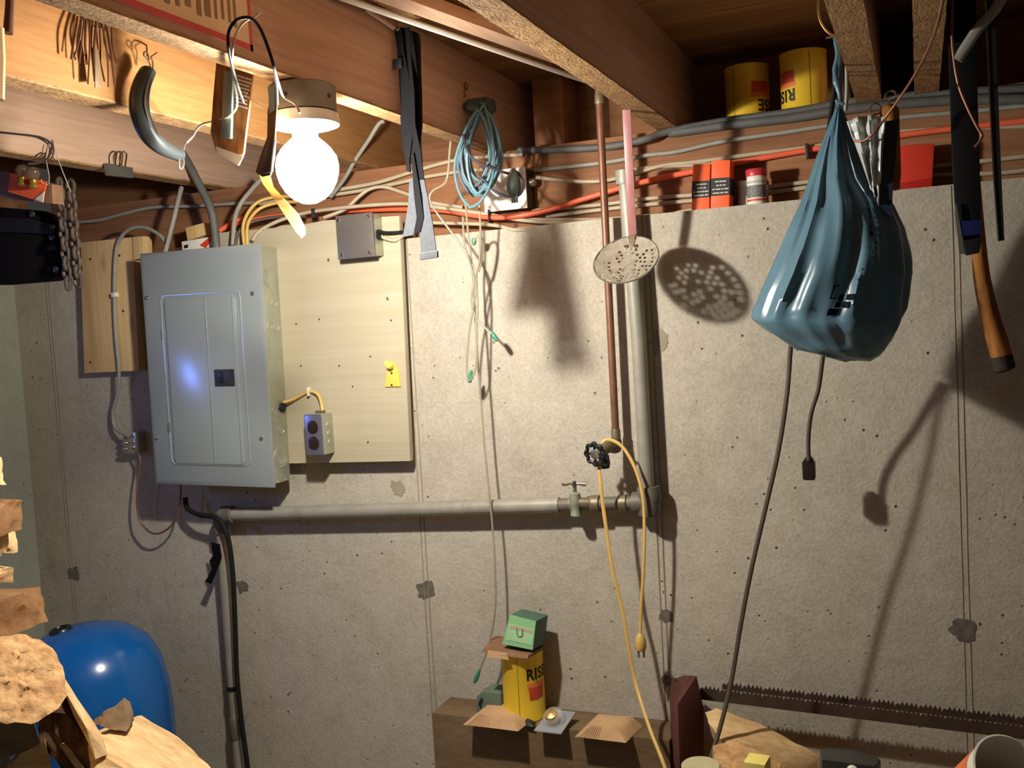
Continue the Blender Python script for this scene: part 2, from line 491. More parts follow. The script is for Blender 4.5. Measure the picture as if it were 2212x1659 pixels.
# raised fins left by the form boards, and the filled form-tie holes on them
for sx in (-2.367, -1.162, -0.556, 0.068):
    zz = [0.0 + 0.09 * k for k in range(20)]
    pts = []
    for dx in (-0.0035, 0.008):
        mb = MB()
        path = [Vector((sx + dx + 0.0015 * noise.noise(Vector((sx * 3, dx * 90, z * 6))), 0.0, z)) for z in zz + [WTOP - 0.002]]
        mb.tube(path, [0.0017 + 0.0010 * abs(noise.noise(Vector((z * 9, sx, dx)))) for z in zz + [1.77]], 6, flat=((0, 1, 0), 0.7))
        mb.build('form_seam', M_SEAM, wall_back, sharp=80)
def patch(px, py, r, n=26, ms=M_PATCH, sq=1.0):
    c = at(px, py, 0.0); rr = r
    pts = []
    for k in range(n):
        th = 2 * math.pi * k / n
        q = rr * (1 + 0.45 * noise.noise(Vector((px * .13 + math.cos(th) * 1.5, py * .17 + math.sin(th) * 1.5, 0))) + 0.3 * noise.noise(Vector((px * .1 + math.cos(th) * 4, py * .1 + math.sin(th) * 4, 3))))
        pts.append(c + Vector((math.cos(th) * q * sq, -0.0012, math.sin(th) * q)))
    MB().prism(pts, (0, 0.004, 0)).build('tie_patch', ms, wall_back)
for px, py, r in ((920, 1276, .024), (2080, 1362, .024), (523, 1266, .018), (160, 1240, .022), (1425, 735, .02), (1440, 1330, .016), (860, 1055, .019), (1440, 1470, .012)):
    patch(px, py, r, ms=M_PATCH if (px, py) not in ((860, 1055), (1425, 735)) else M_SEAM)

wz0, wz1, wy0, wy1 = 1.38, 1.66, -1.15, -0.87
mb = MB()
mb.box((XL - 0.2, YF, 0), (XL, wy0, 1.774)).box((XL - 0.2, wy1, 0), (XL, 0.0, 1.774))
mb.box((XL - 0.2, wy0, 0), (XL, wy1, wz0)).box((XL - 0.2, wy0, wz1), (XL, wy1, 1.774))
wall_left = struct(mb.build('wall_left', M_CONC_L, smooth=False), 'concrete side wall at the corner')
w1 = thing('window_1', 'small unseen window added in the side wall for blue light', None, (XL, (wy0 + wy1) / 2, wz0), kind='structure')  # window out of view, added to house the blue light
mb = MB()
for a, b in (((-2.60, wy0, wz0), (-2.56, wy0 + .015, wz1)), ((-2.60, wy1 - .015, wz0), (-2.56, wy1, wz1)), ((-2.60, wy0, wz0), (-2.56, wy1, wz0 + .015)), ((-2.60, wy0, wz1 - .015), (-2.56, wy1, wz1))):
    mb.box(a, b)
mb.build('window_frame', M_WINFRAME, w1)
MB().box((-2.60, wy0, wz0), (-2.595, wy1, wz1)).build('pane', plain('window_pane', S(120, 150, 210), 0.2), w1)
struct(MB().box((XL - 0.2, YF, -0.1), (XR, 0.3, 0.0)).build('floor', M_FLOOR), 'bare concrete basement floor')

# timber on top of the wall: sill beam, rim joist
struct(MB().box((XL - 0.2, 0.09, WTOP), (XR, 0.34, JB)).build('trim_1', M_BAND, bevel=0.002), 'reddish timber sill beam resting on the concrete wall')
struct(MB().box((XL - 0.2, 0.34, WTOP), (XR, 0.38, JT)).build('trim_2', M_BAND), 'rim joist closing the joist bays')

struct(MB().box((XL - 0.2, YF, WTOP), (XL - 0.02, 0.09, JT)).build('trim_3', M_BAND, bevel=0.002), 'rim timber on top of the side wall')
# subfloor planks
ceil = thing('ceiling', 'plank subfloor seen between the joists', None, (0, -1.5, JT), kind='structure')
pw = 0.138
y = YF
proto = None
while y < 0.38:
    if proto is None:
        proto = MB().box((XL - 0.2, y, JT), (XR, y + pw - 0.004, JT + 0.02)).build('plank', M_PLANK, ceil, bevel=0.002)
    else:
        c = proto.copy(); COL.objects.link(c); c.parent = ceil
        c.location = (0, y - YF, 0.0015 * random.random())
    y += pw

def joist(name, x0, x1, label, mside, y0=YF, y1=0.335):
    th = thing(name, label, 'joist', ((x0 + x1) / 2, -1.5, JB), 'floor joists')
    n = 60
    mb = MB()
    mb.box((x0, y0, JB + 0.004), (x1, y1, JT)).build('joist_body', mside, th)
    # rough sawn underside with an uneven, splintery edge
    mb = MB(); N = 150; vs = []; fs = []
    for i in range(N + 1):
        yy = y0 + (y1 - y0) * i / N
        e0 = 0.0012 * noise.noise(Vector((yy * 40, x0 * 7, 0))); e1 = 0.0012 * noise.noise(Vector((yy * 40, x1 * 9, 4)))
        z = JB + 0.0006 * noise.noise(Vector((yy * 60, x0, 8)))
        vs += [(x0 - 0.0008 + e0, yy, z), (x1 + 0.0008 + e1, yy, z), (x1 + e1, yy, JB + 0.005), (x0 + e0, yy, JB + 0.005)]
    for i in range(N):
        a = 4 * i; b = a + 4
        for k in range(4): fs.append((a + k, a + (k + 1) % 4, b + (k + 1) % 4, b + k))
    fs += [(3, 2, 1, 0), tuple(4 * N + k for k in range(4))]
    mb.add(vs, fs).build('sawn_underside', M_ROUGH, th)
    return th
jY = joist('floor_joist', -1.80, -1.752, 'dim joist at far left with the binder clip hanging on it', M_JOIST)
jZ = joist('floor_joist', -1.318, -1.272, 'brightly lit joist behind the curved handle and wire bunch', M_JOISTZ)
jA = joist('floor_joist', -0.966, -0.925, 'joist carrying the bare bulb, its shaded side holding a red-edged poster', M_JOIST)
jB = joist('floor_joist', -0.535, -0.490, 'rough joist crossing the top centre above the skimmer handle', M_JOIST)
jC = joist('floor_joist', -0.108, -0.060, 'joist from whose nail the blue bag hangs', M_JOIST)
jD = joist('floor_joist', 0.004, 0.048, 'dark joist just right of the bag joist beside the black blade', M_JOIST)
jE = joist('floor_joist', 0.62, 0.665, 'joist outside the right edge of the view', M_JOIST)
# short blocking at the outer ends of the bays
tag(MB().box((-0.88, 0.20, JB), (-0.80, 0.335, JT)).build('blocking_board', M_BAND, bevel=0.003), 'short upright wood block at the back of the bay behind the coiled cord', 'wood block')
tag(MB().box((-0.70, 0.26, JB), (-0.535, 0.335, JT - 0.03)).build('blocking_board', M_BAND, bevel=0.003), 'squat wood block in the dark bay behind the copper pipe', 'wood block')
# slat and pale rod under the subfloor
a, b = atz(752, 0, 2.13), atz(1250, 170, 2.13)
d = (b - a)
tag(MB().tube([a - d * 0.5, a, b, b + d * 0.05], 0.006, 8).build('conduit_rod', M_WHITE), 'thin pale rod running across under the subfloor above the strap', 'rod')
n = Vector((d.y, -d.x, 0)).normalized()
a2, b2 = a + n * 0.03 + Vector((0, 0, 0.0)), b + n * 0.03
q = MB(); tv = n * 0.045; 
q.prism([a2 - d * 0.5, b2 + d * 0.05, b2 + d * 0.05 + tv, a2 - d * 0.5 + tv], (0, 0, 0.024))
tag(q.build('furring_strip', M_JOIST, bevel=0.002), 'long brown slat beside the pale rod under the subfloor', 'wood strip')

# ------------------------------------------------------------------ ceiling lamp
LX, LY = -0.945, -0.71
lamp = thing('ceiling_lamp', 'bare glowing bulb in a porcelain holder under the joist', 'lamp', (LX, LY, 1.755))
MB().lathe([(0.054, 1.968), (0.056, 1.966), (0.056, 1.924), (0.0, 1.923)], (LX, LY, 0), seg=36).build('outlet_box', M_LAMPBOX, lamp)
MB().lathe([(0.050, 1.924), (0.057, 1.921), (0.0595, 1.909), (0.0585, 1.903), (0.050, 1.900), (0.026, 1.897), (0.022, 1.894), (0.021, 1.876), (0.0, 1.875)], (LX, LY, 0), seg=40).build('lamp_holder', M_PORC, lamp)
for k, th in enumerate((2.2, 3.6, 5.0)):
    c = Vector((LX + 0.056 * math.cos(th + 1.2), LY + 0.056 * math.sin(th + 1.2), 1.945))
    MB().lathe([(0.004, 0), (0.004, 0.0012), (0.001, 0.0018)], c, (math.cos(th + 1.2), math.sin(th + 1.2), 0), 10).build('knockout', M_DKMETAL, lamp)
prof = [(0.017, 1.888), (0.023, 1.882), (0.032, 1.874), (0.042, 1.864), (0.0495, 1.852), (0.0525, 1.839), (0.0520, 1.825), (0.0475, 1.808), (0.039, 1.793), (0.027, 1.781), (0.013, 1.774), (0.002, 1.773)]
MB().lathe(prof, (LX, LY, 0), seg=28).build('light_bulb', bulb_glass('bulb_glow', BULB_COLOR + (1,), BULB_GLOW), lamp, sharp=80)
fil = bpy.data.lights.new('filament', 'POINT'); fil.energy = BULB_WATT; fil.color = BULB_COLOR; fil.shadow_soft_size = 0.018
fil_o = bpy.data.objects.new('filament', fil); fil_o.parent = lamp; fil_o.location = Vector((LX, LY, 1.840)) - WL[lamp.name]
COL.objects.link(fil_o)
# the bulb's cap shades the upward half: stronger downwards than up, as on a lamp data sheet
fil.use_nodes = True
nt = fil.node_tree
tc = nt.nodes.new('ShaderNodeTexCoord'); sx = nt.nodes.new('ShaderNodeSeparateXYZ'); mr = nt.nodes.new('ShaderNodeMapRange')
mr.inputs['From Min'].default_value = -1; mr.inputs['From Max'].default_value = 1
mr.inputs['To Min'].default_value = 1.45; mr.inputs['To Max'].default_value = 0.38
nt.links.new(tc.outputs['Normal'], sx.inputs[0]); nt.links.new(sx.outputs['Z'], mr.inputs['Value'])
nt.links.new(mr.outputs[0], nt.nodes['Emission'].inputs['Strength'])

# ------------------------------------------------------------------ backing boards on the wall
ply = thing('backing_board', 'cream painted plywood backing board behind the breaker panel', 'board', at(760, 1000, -0.03))
MB().prism(P3([(468, 503), (640, 488), (700, 476), (862, 466), (886, 996), (640, 1001), (480, 1003)], -0.040), (0, 0.018, 0)).build('plywood', M_PLY, ply, bevel=0.001)
for x0 in (-1.60, -1.215):
    MB().box((x0, -0.022, 1.24), (x0 + 0.045, 0.0, 1.80)).build('batten', M_PLY, ply)
for px, py in ((710, 562), (838, 645), (845, 692), (650, 790), (800, 770), (733, 790), (795, 955), (690, 690), (762, 835), (640, 700)):
    r = 0.0045 if py in (562, 645) else 0.0022
    MB().lathe([(r, 0), (r * .9, 0.0016), (r * .3, 0.0028)], at(px, py, -0.040), (0, -1, 0), 10).build('nail_head', M_STEEL if r > .004 else M_DKMETAL, ply)
pine = thing('backing_board', 'narrow knotty pine board stapled with a grey cable left of the panel', 'board', at(235, 803, -0.015))
MB().prism(P3([(172, 524), (286, 512), (300, 801), (182, 806)], -0.032), (0, 0.030, 0)).build('board', M_PINE, pine, bevel=0.0015)
MB().prism(P3([(286, 512), (309, 510), (310, 556), (288, 562)], -0.036), (0, 0.034, 0)).build('cleat', M_PINE, pine, bevel=0.001)
for px, py in ((258, 552), (266, 672), (195, 560), (195, 783)):
    MB().lathe([(0.004, 0), (0.003, 0.001)], at(px, py, -0.032), (0, -1, 0), 10).build('nail_head', M_DKMETAL, pine)

# ------------------------------------------------------------------ breaker panel (built upright, then set in place)
pan = thing('breaker_panel', 'grey breaker panel with closed door and dark latch', 'electrical panel')
PW, PH = 0.388, 0.615
mb = MB()
o0 = [(0, 0), (PW, 0), (PW, PH), (0, PH)]
i0 = [(0.016, 0.014), (PW - 0.016, 0.014), (PW - 0.016, PH - 0.014), (0.016, PH - 0.014)]
vs = [(x, 0.010, z) for x, z in o0] + [(x, 0.006, z) for x, z in o0] + [(x, 0.0, z) for x, z in i0]
mb.add(vs, [(3, 2, 1, 0)] + [(i, (i + 1) % 4, (i + 1) % 4 + 4, i + 4) for i in range(4)] + [(i + 4, (i + 1) % 4 + 4, (i + 1) % 4 + 8, i + 8) for i in range(4)] + [(8, 9, 10, 11)])
MB.build(mb, 'cover', M_PANEL, pan, bevel=0.002)
def rrect(x0, z0, x1, z1, r, n=5):
    pts = []
    for cx, cz, a0 in ((x1 - r, z1 - r, 0), (x0 + r, z1 - r, 90), (x0 + r, z0 + r, 180), (x1 - r, z0 + r, 270)):
        for k in range(n + 1):
            a = math.radians(a0 + 90 * k / n); pts.append((cx + r * math.cos(a), cz + r * math.sin(a)))
    return pts
DX0, DX1, DZ0, DZ1 = 0.066, 0.322, 0.056, 0.500
rim = [Vector((x, 0.0, z)) for x, z in rrect(DX0, DZ0, DX1, DZ1, 0.016)]
MB().tube(rim, 0.0022, 6, closed=True).build('door_frame', M_PANEL, pan)
door = MB().prism([(x, -0.0035, z) for x, z in rrect(DX0 + 0.014, DZ0 + 0.002, DX1 - 0.016, DZ1 - 0.010, 0.010)], (0, 0.0034, 0)).build('door', M_PANEL, pan, bevel=0.001)
for x in (DX0 + 0.1475, DX1 - 0.022):
    MB().box((x - 0.0016, -0.0052, DZ0 + 0.006), (x + 0.0016, -0.0035, DZ1 - 0.012)).build('pressed_rib', M_PANEL, door, bevel=0.0006)
lx, lz = 0.232, 0.262
MB().box((lx, -0.0075, lz), (lx + 0.060, -0.003, lz + 0.042)).build('latch_plate', M_DKMETAL, door, bevel=0.001)
MB().box((lx + 0.010, -0.0088, lz + 0.008), (lx + 0.0235, -0.0072, lz + 0.037)).box((lx + 0.0235, -0.0095, lz + 0.008), (lx + 0.0265, -0.0072, lz + 0.037)).build('latch', M_BLACKPL, door, bevel=0.0006)
for z in (0.40, 0.155):
    MB().tube([(DX0 + 0.001, -0.002, z - 0.012), (DX0 + 0.001, -0.002, z + 0.012)], 0.0027, 10).build('hinge', M_STEEL, pan)
for x, z in ((0.022, 0.498), (PW - 0.026, 0.492), (0.022, 0.126), (PW - 0.026, 0.128)):
    MB().lathe([(0.0055, 0), (0.005, 0.003), (0.002, 0.0042)], (x, 0, z), (0, -1, 0), 14).build('screw', M_STEEL, pan)
BX1 = PW - 0.006
MB().box((0.008, 0.010, 0.008), (BX1, 0.082, PH - 0.006)).build('enclosure', M_GALV, pan, bevel=0.0015)
for t, z, r, dbl in ((.40, .532, .026, 1), (.66, .466, .012, 0), (.30, .408, .009, 0), (.68, .405, .011, 0), (.26, .192, .009, 0), (.60, .142, .013, 0), (.50, .072, .028, 1), (.3, .165, .003, 0), (.3, .44, .003, 0), (.25, .012, .003, 0), (.7, .012, .003, 0), (.7, .60, .003, 0)):
    c = (BX1, 0.010 + t * 0.072, z)
    MB().lathe([(r, -0.001), (r, 0.0010), (r * 0.9, 0.0016), (r * 0.85, 0.0006), (0.0, 0.0006)], c, (1, 0, 0), 26).build('knockout', M_GALV, pan)
    if dbl: MB().lathe([(r * .72, -0.001), (r * .72, 0.0012), (r * .64, 0.0017), (r * .58, 0.0008), (0, 0.0008)], c, (1, 0, 0), 26).build('knockout', M_GALV, pan)
MB().lathe([(0.012, 0), (0.012, 0.006), (0.007, 0.008)], (BX1, 0.062, .198), (1, 0, 0), 20).build('cable_bushing', M_BLACKPL, pan)
pan.location = at(333, 1046, -0.122); pan.rotation_euler = (0, math.radians(0.8), 0)

# ------------------------------------------------------------------ outlet box and its feed
ob = thing('outlet_box', 'small metal outlet box with dark duplex receptacle on the cream board', 'outlet', at(680, 985, -0.06))
c0 = at(662, 984, -0.090); ow, oh = 0.053, 0.104
def R0(p): return Vector(p)
MB().box((c0.x, -0.088, c0.z), (c0.x + ow, -0.040, c0.z + oh)).build('box', M_GALV, ob, bevel=0.006)
MB().box((c0.x + .001, -0.0915, c0.z + .001), (c0.x + ow - .001, -0.0875, c0.z + oh - .001)).build('face_plate', M_OUTPLATE, ob, bevel=0.0035)
for zc in (0.032, 0.072):
    r = 0.0165; pts = []
    for k in range(24):
        th = 2 * math.pi * k / 24; pts.append((c0.x + ow / 2 + min(max(r * math.cos(th), -.0145), .0145), -0.0945, c0.z + zc + r * math.sin(th)))
    rc = MB().prism(pts, (0, 0.0035, 0)).build('receptacle', M_DKBROWN, ob, bevel=0.0008)
    for dx in (-.006, .006): MB().box((c0.x + ow / 2 + dx - .001, -.0951, c0.z + zc), (c0.x + ow / 2 + dx + .001, -.094, c0.z + zc + .008)).build('slot', M_BLACK, rc)
MB().lathe([(0.003, 0), (0.002, 0.0016)], (c0.x + ow / 2, -0.0915, c0.z + oh / 2), (0, -1, 0), 10).build('screw', M_STEEL, ob)
for zc in (.03, .052, .074): MB().lathe([(0.008, 0), (0.007, 0.0012), (0, .0012)], (c0.x + ow, -0.062, c0.z + zc), (1, 0, 0), 14).build('knockout', M_GALV, ob)
MB().box((c0.x + .022, -.072, c0.z + oh), (c0.x + .044, -.058, c0.z + oh + .007)).build('cable_clamp', M_BRASS, ob, bevel=.001)
yc = cable('yellow_cable', 'short yellow cable arching from panel to outlet box', 'cable', [(612, 869, -.062), (628, 865, -.052), (645, 857, -.046), (667, 846, -.045), (684, 850, -.047), (693, 866, -.055), (697, 893, -.064)], 0.0042, M_YELLOWC)
tag(MB().box(tuple(at(663, 856, -.052)), tuple(at(671, 836, -.040) + Vector((0, 0, 0)))).build('cable_staple', M_WHITE, bevel=.001), 'white staple holding the yellow cable on the cream board', 'staple')

# ------------------------------------------------------------------ square junction box on the cream board
jb = thing('junction_box', 'square grey junction box with flat dark cover at the top of the cream board', 'junction box', at(770, 560, -.06))
c1 = at(731, 561, -0.088)
MB().box((c1.x + .003, -0.084, c1.z + .003), (c1.x + .101, -0.040, c1.z + .103)).build('box', M_GALV, jb, bevel=.004)
MB().box((c1.x, -0.090, c1.z), (c1.x + .1035, -0.084, c1.z + .105)).build('cover', M_COVER, jb, bevel=.002)
for dx, dz in ((.008, .094), (.094, .097), (.090, .010), (.012, .010)):
    MB().lathe([(.0045, 0), (.004, .002), (.0015, .003)], (c1.x + dx, -.090, c1.z + dz), (0, -1, 0), 12).build('screw', M_CHROME, jb)
for zc in (.025, .082): MB().lathe([(.011, 0), (.010, .001), (0, .001)], (c1.x + .101, -.062, c1.z + zc), (1, 0, 0), 16).build('knockout', M_GALV, jb)
MB().lathe([(.013, 0), (.013, .006), (.008, .008)], (c1.x + .101, -.062, c1.z + .053), (1, 0, 0), 18).build('cable_bushing', M_BLACKPL, jb)
cable('ivory_cable', 'ivory cable looping out of the junction box side', 'cable', [(818, 506, -.062), (832, 515, -.055), (855, 519, -.045), (872, 505, -.03), (884, 478, 0.0), (888, 455, .04)], .0042, M_IVORY)
cable('black_cable', 'short black cable leaving the junction box', 'cable', [(818, 500, -.062), (835, 503, -.058), (860, 502, -.05), (882, 498, -.035), (900, 490, .0)], .004, M_BLACK)

# yellow plastic bracket
yb = thing('wall_bracket', 'small yellow plastic bracket near the cream board edge', 'bracket', at(848, 836, -.045))
slab([(828, 781), (836, 800), (831, 836), (865, 835), (860, 800), (852, 784)], -.044, .004).build('plate', M_YBRACK, yb, bevel=.001)
MB().lathe([(.010, 0), (.011, .006), (.008, .012), (.003, .014)], at(844, 790, -.044), (0, -1, .2), 16).build('knob', M_YBRACK, yb)
for py in (806, 832): MB().lathe([(.003, 0), (.002, .001)], at(846, py, -.044), (0, -1, 0), 10).build('screw', M_DKMETAL, yb)

# white splice box on the sill, with connector
wb = thing('splice_box', 'white metal splice box behind the coiled cord', 'junction box', at(1100, 455, .05))
c2 = at(1047, 459, .035); e2 = at(1139, 452, .035); hh = at(1045, 380, .035).z - c2.z
MB().box((c2.x, .035, c2.z), (e2.x, .040, c2.z + hh + .010)).build('cover', M_WHITE, wb, bevel=.001)
MB().box((c2.x + .004, .040, c2.z + .004), (e2.x + .0, .090, c2.z + hh + .006)).build('box', M_DKMETAL, wb, bevel=.001)
MB().lathe([(.011, 0), (.011, .010), (.008, .014)], (e2.x, .062, c2.z + hh * .72), (1, 0, 0), 14).build('connector', M_STEEL, wb)
MB().lathe([(.012, 0), (.012, .0008)], at(1078, 395, .035), (0, -1, 0), 20).build('knockout', M_WHITE, wb)
for px in (1057, 1125): MB().lathe([(.003, 0), (.002, .002)], at(px, 448, .035), (0, -1, 0), 10).build('screw', M_STEEL, wb)

# ------------------------------------------------------------------ cables on the sill
G = 'cables strung along the sill beam'
def sill(label, pts, r, mat, y=.075, name='house_cable'): return cable(name, label, 'cable', pts, r, mat, y, G)
sill('thick black cable sweeping along the top of the sill beam from the joist', [(1120, 325, .08), (1220, 323, .07), (1320, 316, .06), (1390, 302, .05), (1440, 285, .07), (1560, 262, .08), (1700, 243, .08), (1850, 218, .08), (2000, 203, .08), (2230, 190, .08)], .0085, M_DKGREYC)
sill('thickest grey cable on the sill beam edge under the yellow cans', [(1445, 288, .075), (1560, 272, .075), (1700, 256, .075), (1850, 234, .075), (2050, 217, .075), (2230, 214, .075)], .0105, M_DKGREYC)
sill('light grey cable below the thick cables on the sill beam', [(1155, 368), (1300, 352), (1400, 335), (1460, 328), (1560, 306), (1700, 285), (1800, 270), (1960, 252), (2100, 240), (2230, 226)], .0052, M_GREYC, .083)
sill('orange cable rising along the sill beam to the right edge', [(475, 497, .02), (560, 472, .05), (700, 458, .06), (830, 452, .06), (880, 452, .06), (960, 455, .05), (1040, 468, .04), (1100, 469, .04), (1180, 455, .05), (1260, 430, .06), (1340, 406, .065), (1420, 386, .07), (1500, 370, .075), (1600, 350, .075), (1740, 325, .08), (1960, 290, .08), (2230, 259, .08)], .0066, M_ORANGEC)
sill('ivory cable just above the orange cable right of the skimmer handle', [(1158, 383, .066), (1230, 391, .07), (1300, 391, .075), (1360, 378, .08), (1430, 358, .083), (1500, 350, .083), (1640, 331, .083), (1760, 316, .083), (1960, 283, .084), (2230, 272, .084)], .0050, M_IVORY)
sill('ivory cable second above the wall top, running right behind the jar', [(1150, 455, .08), (1290, 443), (1400, 429), (1500, 421), (1620, 410), (1720, 396), (1960, 366), (2150, 345), (2230, 336)], .0050, M_IVORY, .084)
sill('ivory cable lowest but one on the beam behind the orange boxes', [(1180, 468, .08), (1300, 453), (1400, 442), (1500, 433), (1620, 422), (1720, 408), (1960, 382), (2150, 374), (2230, 366)], .0050, M_IVORY, .083)
sill('ivory cable lowest on the wall top right of the pipes', [(1130, 474, .06), (1280, 474), (1380, 468), (1440, 463), (1500, 453), (1560, 449)], .0045, M_IVORY, .075)
sill('flat ivory cable in the gap above the orange cable beside the boxes', [(1330, 372, .085), (1400, 362), (1480, 358), (1540, 354), (1620, 344)], .0040, M_IVORY, .085)
sill('upper ivory cable running behind the strap to the coil', [(560, 440, .03), (660, 420, .04), (740, 408, .05), (820, 393, .06), (900, 368, .07), (980, 347, .075), (1060, 338, .08), (1130, 334, .08)], .0052, M_IVORY)
sill('second ivory cable passing behind the strap into the splice box', [(640, 430, .04), (740, 418, .05), (830, 402, .06), (920, 382, .07), (1000, 370, .075), (1046, 366, .075)], .0050, M_IVORY)
sill('long ivory cable draped from the panel top past the junction box', [(545, 520, -.06), (560, 500, -.04), (600, 478, -.02), (660, 460, .0), (740, 449, .0), (820, 442, .01), (890, 441, .02), (960, 450, .03), (1040, 461, .04), (1130, 476, .05), (1220, 481, .06), (1300, 476, .07)], .0050, M_IVORY)
sill('ivory cable sagging over the wall top below the orange cable', [(900, 480, .03), (960, 482, .03), (1030, 484, .02), (1075, 488, .01), (1115, 497, .0), (1170, 492, .01), (1230, 484, .03), (1290, 480, .05)], .0046, M_IVORY)
sill('ivory cable humped over the sill beside the bulb', [(700, 470, .0), (745, 452, .01), (775, 425, .02), (800, 408, .03), (830, 404, .04), (870, 416, .05), (930, 437, .05), (1000, 448, .06)], .0048, M_IVORY)
sill('grey cable slanting down from the joist behind the bulb', [(830, 262, -.05), (818, 268, -.05), (795, 305, -.04), (768, 345, -.02), (745, 385, .0), (715, 425, .02)], .0050, M_GREYC)
sill('grey cable draped left of the panel under the far joist', [(95, 478), (140, 481), (210, 476), (262, 463), (330, 448), (420, 445), (500, 440), (600, 437)], .0052, M_GREYC, .06)
sill('orange cable stub beside the grey service cable', [(472, 500, .0), (488, 490, .02), (500, 482, .03), (530, 470, .05)], .0066, M_ORANGEC)
sill('thick grey service cable dropping into the panel top', [(360, 285, -.08), (398, 338, -.08), (430, 398, -.08), (454, 448, -.08), (463, 490, -.075), (468, 545, -.07)], .0105, M_DKGREYC)
sill('flat grey cable angled into the panel left of the service cable', [(392, 405, -.03), (388, 420, -.04), (376, 470, -.06), (357, 545, -.07)], [.0065] * 19, M_GREYC)
sill('outer yellow cable curving into the panel top', [(640, 425, .0), (600, 425, .0), (562, 434, -.02), (538, 456, -.04), (525, 490, -.06), (528, 530, -.075)], .0046, M_YELLOWC)
sill('inner yellow cable curving into the panel top', [(640, 436, .0), (600, 438, .0), (566, 448, -.02), (545, 466, -.04), (534, 490, -.06), (534, 530, -.075)], .0046, M_YELLOWC)
sill('brownish cable arched into the panel top right corner', [(660, 468, .0), (610, 468, .0), (565, 474, -.02), (535, 484, -.04), (514, 505, -.06), (508, 532, -.07)], .0044, M_BROWNC)
sill('ivory cable bending down behind the panel right corner', [(650, 490, .0), (610, 490, -.01), (580, 505, -.02), (570, 530, -.03), (566, 545, -.04)], .0044, M_IVORY)
sill('pale flat cable down to the panel between the yellow and service cables', [(566, 385, -.02), (545, 408, -.02), (520, 440, -.03), (507, 475, -.05), (503, 530, -.07)], .0062, M_GREYC)
sill('grey cable looping from the panel over the pine board and down to the clamp', [(362, 530, -.06), (345, 508, -.055), (312, 491, -.05), (280, 495, -.045), (257, 520, -.04), (249, 560, -.038), (247, 637, -.038), (250, 720, -.038), (257, 800, -.038), (254, 850, -.03), (244, 890, -.02), (250, 925, -.025), (278, 942, -.04)], .0052, M_GREYC)
tag(MB().box(tuple(at(240, 642, -.046)), tuple(at(257, 632, -.030))).build('cable_staple', M_WHITE, bevel=.001), 'white staple holding the grey cable on the pine board', 'staple')
tag(MB().box(tuple(at(677, 470, -.012)), tuple(at(682, 452, .01))).build('cable_strap', M_DKMETAL, bevel=.001), 'thin dark cable strap right of the bulb bottom', 'strap clip')
tag(MB().box(tuple(at(1056, 485, .022)), tuple(at(1064, 455, .05))).build('cable_strap', M_DKMETAL, bevel=.001), 'dark clip gripping the orange cable under the coil', 'strap clip')
tag(MB().box(tuple(at(1740, 342, .066)), tuple(at(1748, 312, .085))).build('cable_strap', M_DKMETAL, bevel=.001), 'dark clip gripping the orange cable left of the bag', 'strap clip')
# small cartons behind the panel top
k1 = thing('fuse_carton', 'small white carton with a red flash on the panel top', 'carton', at(425, 537, -.03))
MB().prism(P3([(392, 522), (452, 512), (456, 534), (394, 542)], -.05), (0, .06, 0)).build('carton', M_WHITE, k1, bevel=.0008)
slab([(431, 530), (452, 512), (456, 520), (445, 536)], -.0508, .0006).build('red_flash', M_RED, k1)
slab([(397, 530), (406, 528), (406, 535), (398, 537)], -.0506, .0004).build('printed_mark', M_INK, k1)
tag(slab([(400, 492), (441, 481), (447, 506), (405, 520)], -.03, .05).build('wood_offcut', M_PINE, bevel=.001), 'small pale wood offcut on top of the white carton', 'wood block')
# ground clamp and wire
gc = thing('ground_clamp', 'shiny terminal clamp with screws on the wall left of the panel', 'clamp', at(280, 978, -.02))
slab([(264, 938), (292, 934), (296, 978), (268, 980)], -.038, .036).build('block', M_STEEL, gc, bevel=.002)
for px, py in ((271, 945), (286, 942), (272, 957), (287, 955), (271, 970), (288, 967)):
    MB().lathe([(.0062, 0), (.0055, .006), (.002, .008)], at(px, py, -.038), (0, -1, 0), 10).build('screw', M_CHROME, gc)
cable('ground_wire', 'bare copper ground wire hanging in a loop under the panel', 'wire', [(292, 972, -.04), (303, 992, -.045), (299, 1040, -.05), (296, 1085, -.05), (303, 1125, -.05), (325, 1150, -.05), (350, 1150, -.05), (376, 1128, -.05), (388, 1095, -.05), (391, 1040, -.05)], .0028, M_COPPER)

# ------------------------------------------------------------------ plumbing
pv = at(1385, 850, -.036)
PX = pv.x
hz0, hz1 = at(480, 1112, -.036), at(1396, 1085, -.036)
vp = thing('drain_pipe', 'grey vertical vent pipe running down the wall behind the skimmer', 'pipe', (PX, -.036, hz1.z))
MB().tube([(PX - .012, -.036, 1.86), (PX, -.036, 1.5), (hz1.x + .004, -.036, hz1.z)], .0165, 20).build('pipe', M_PIPE, vp)
MB().lathe([(.0205, 0), (.0215, .004), (.0215, .030), (.0165, .034)], (PX - .012, -.036, 1.84), seg=20).build('coupling', M_PIPE, vp)
hp = thing('drain_pipe', 'long horizontal grey pipe under the panel ending at an elbow tee', 'pipe', ((hz0.x + hz1.x) / 2, -.036, hz0.z))
MB().tube([hz0, hz0.lerp(hz1, .5), hz0.lerp(hz1, .826)], .0175, 20).build('pipe', M_PIPE, hp)
hd = (hz1 - hz0).normalized()
MB().tube([hz0.lerp(hz1, .82), hz1], .0150, 18).build('pipe', M_PIPEDK, hp)
for t, r, w in ((.62, .0185, .006), (.855, .021, .012), (.90, .0195, .020), (.955, .0185, .018)):
    c = hz0.lerp(hz1, t)
    MB().lathe([(r * .8, -w * .6), (r, -w * .5), (r, w * .5), (r * .8, w * .6)], c, hd, 18).build('coupling', M_BRASS if t > .7 else M_PIPE, hp)
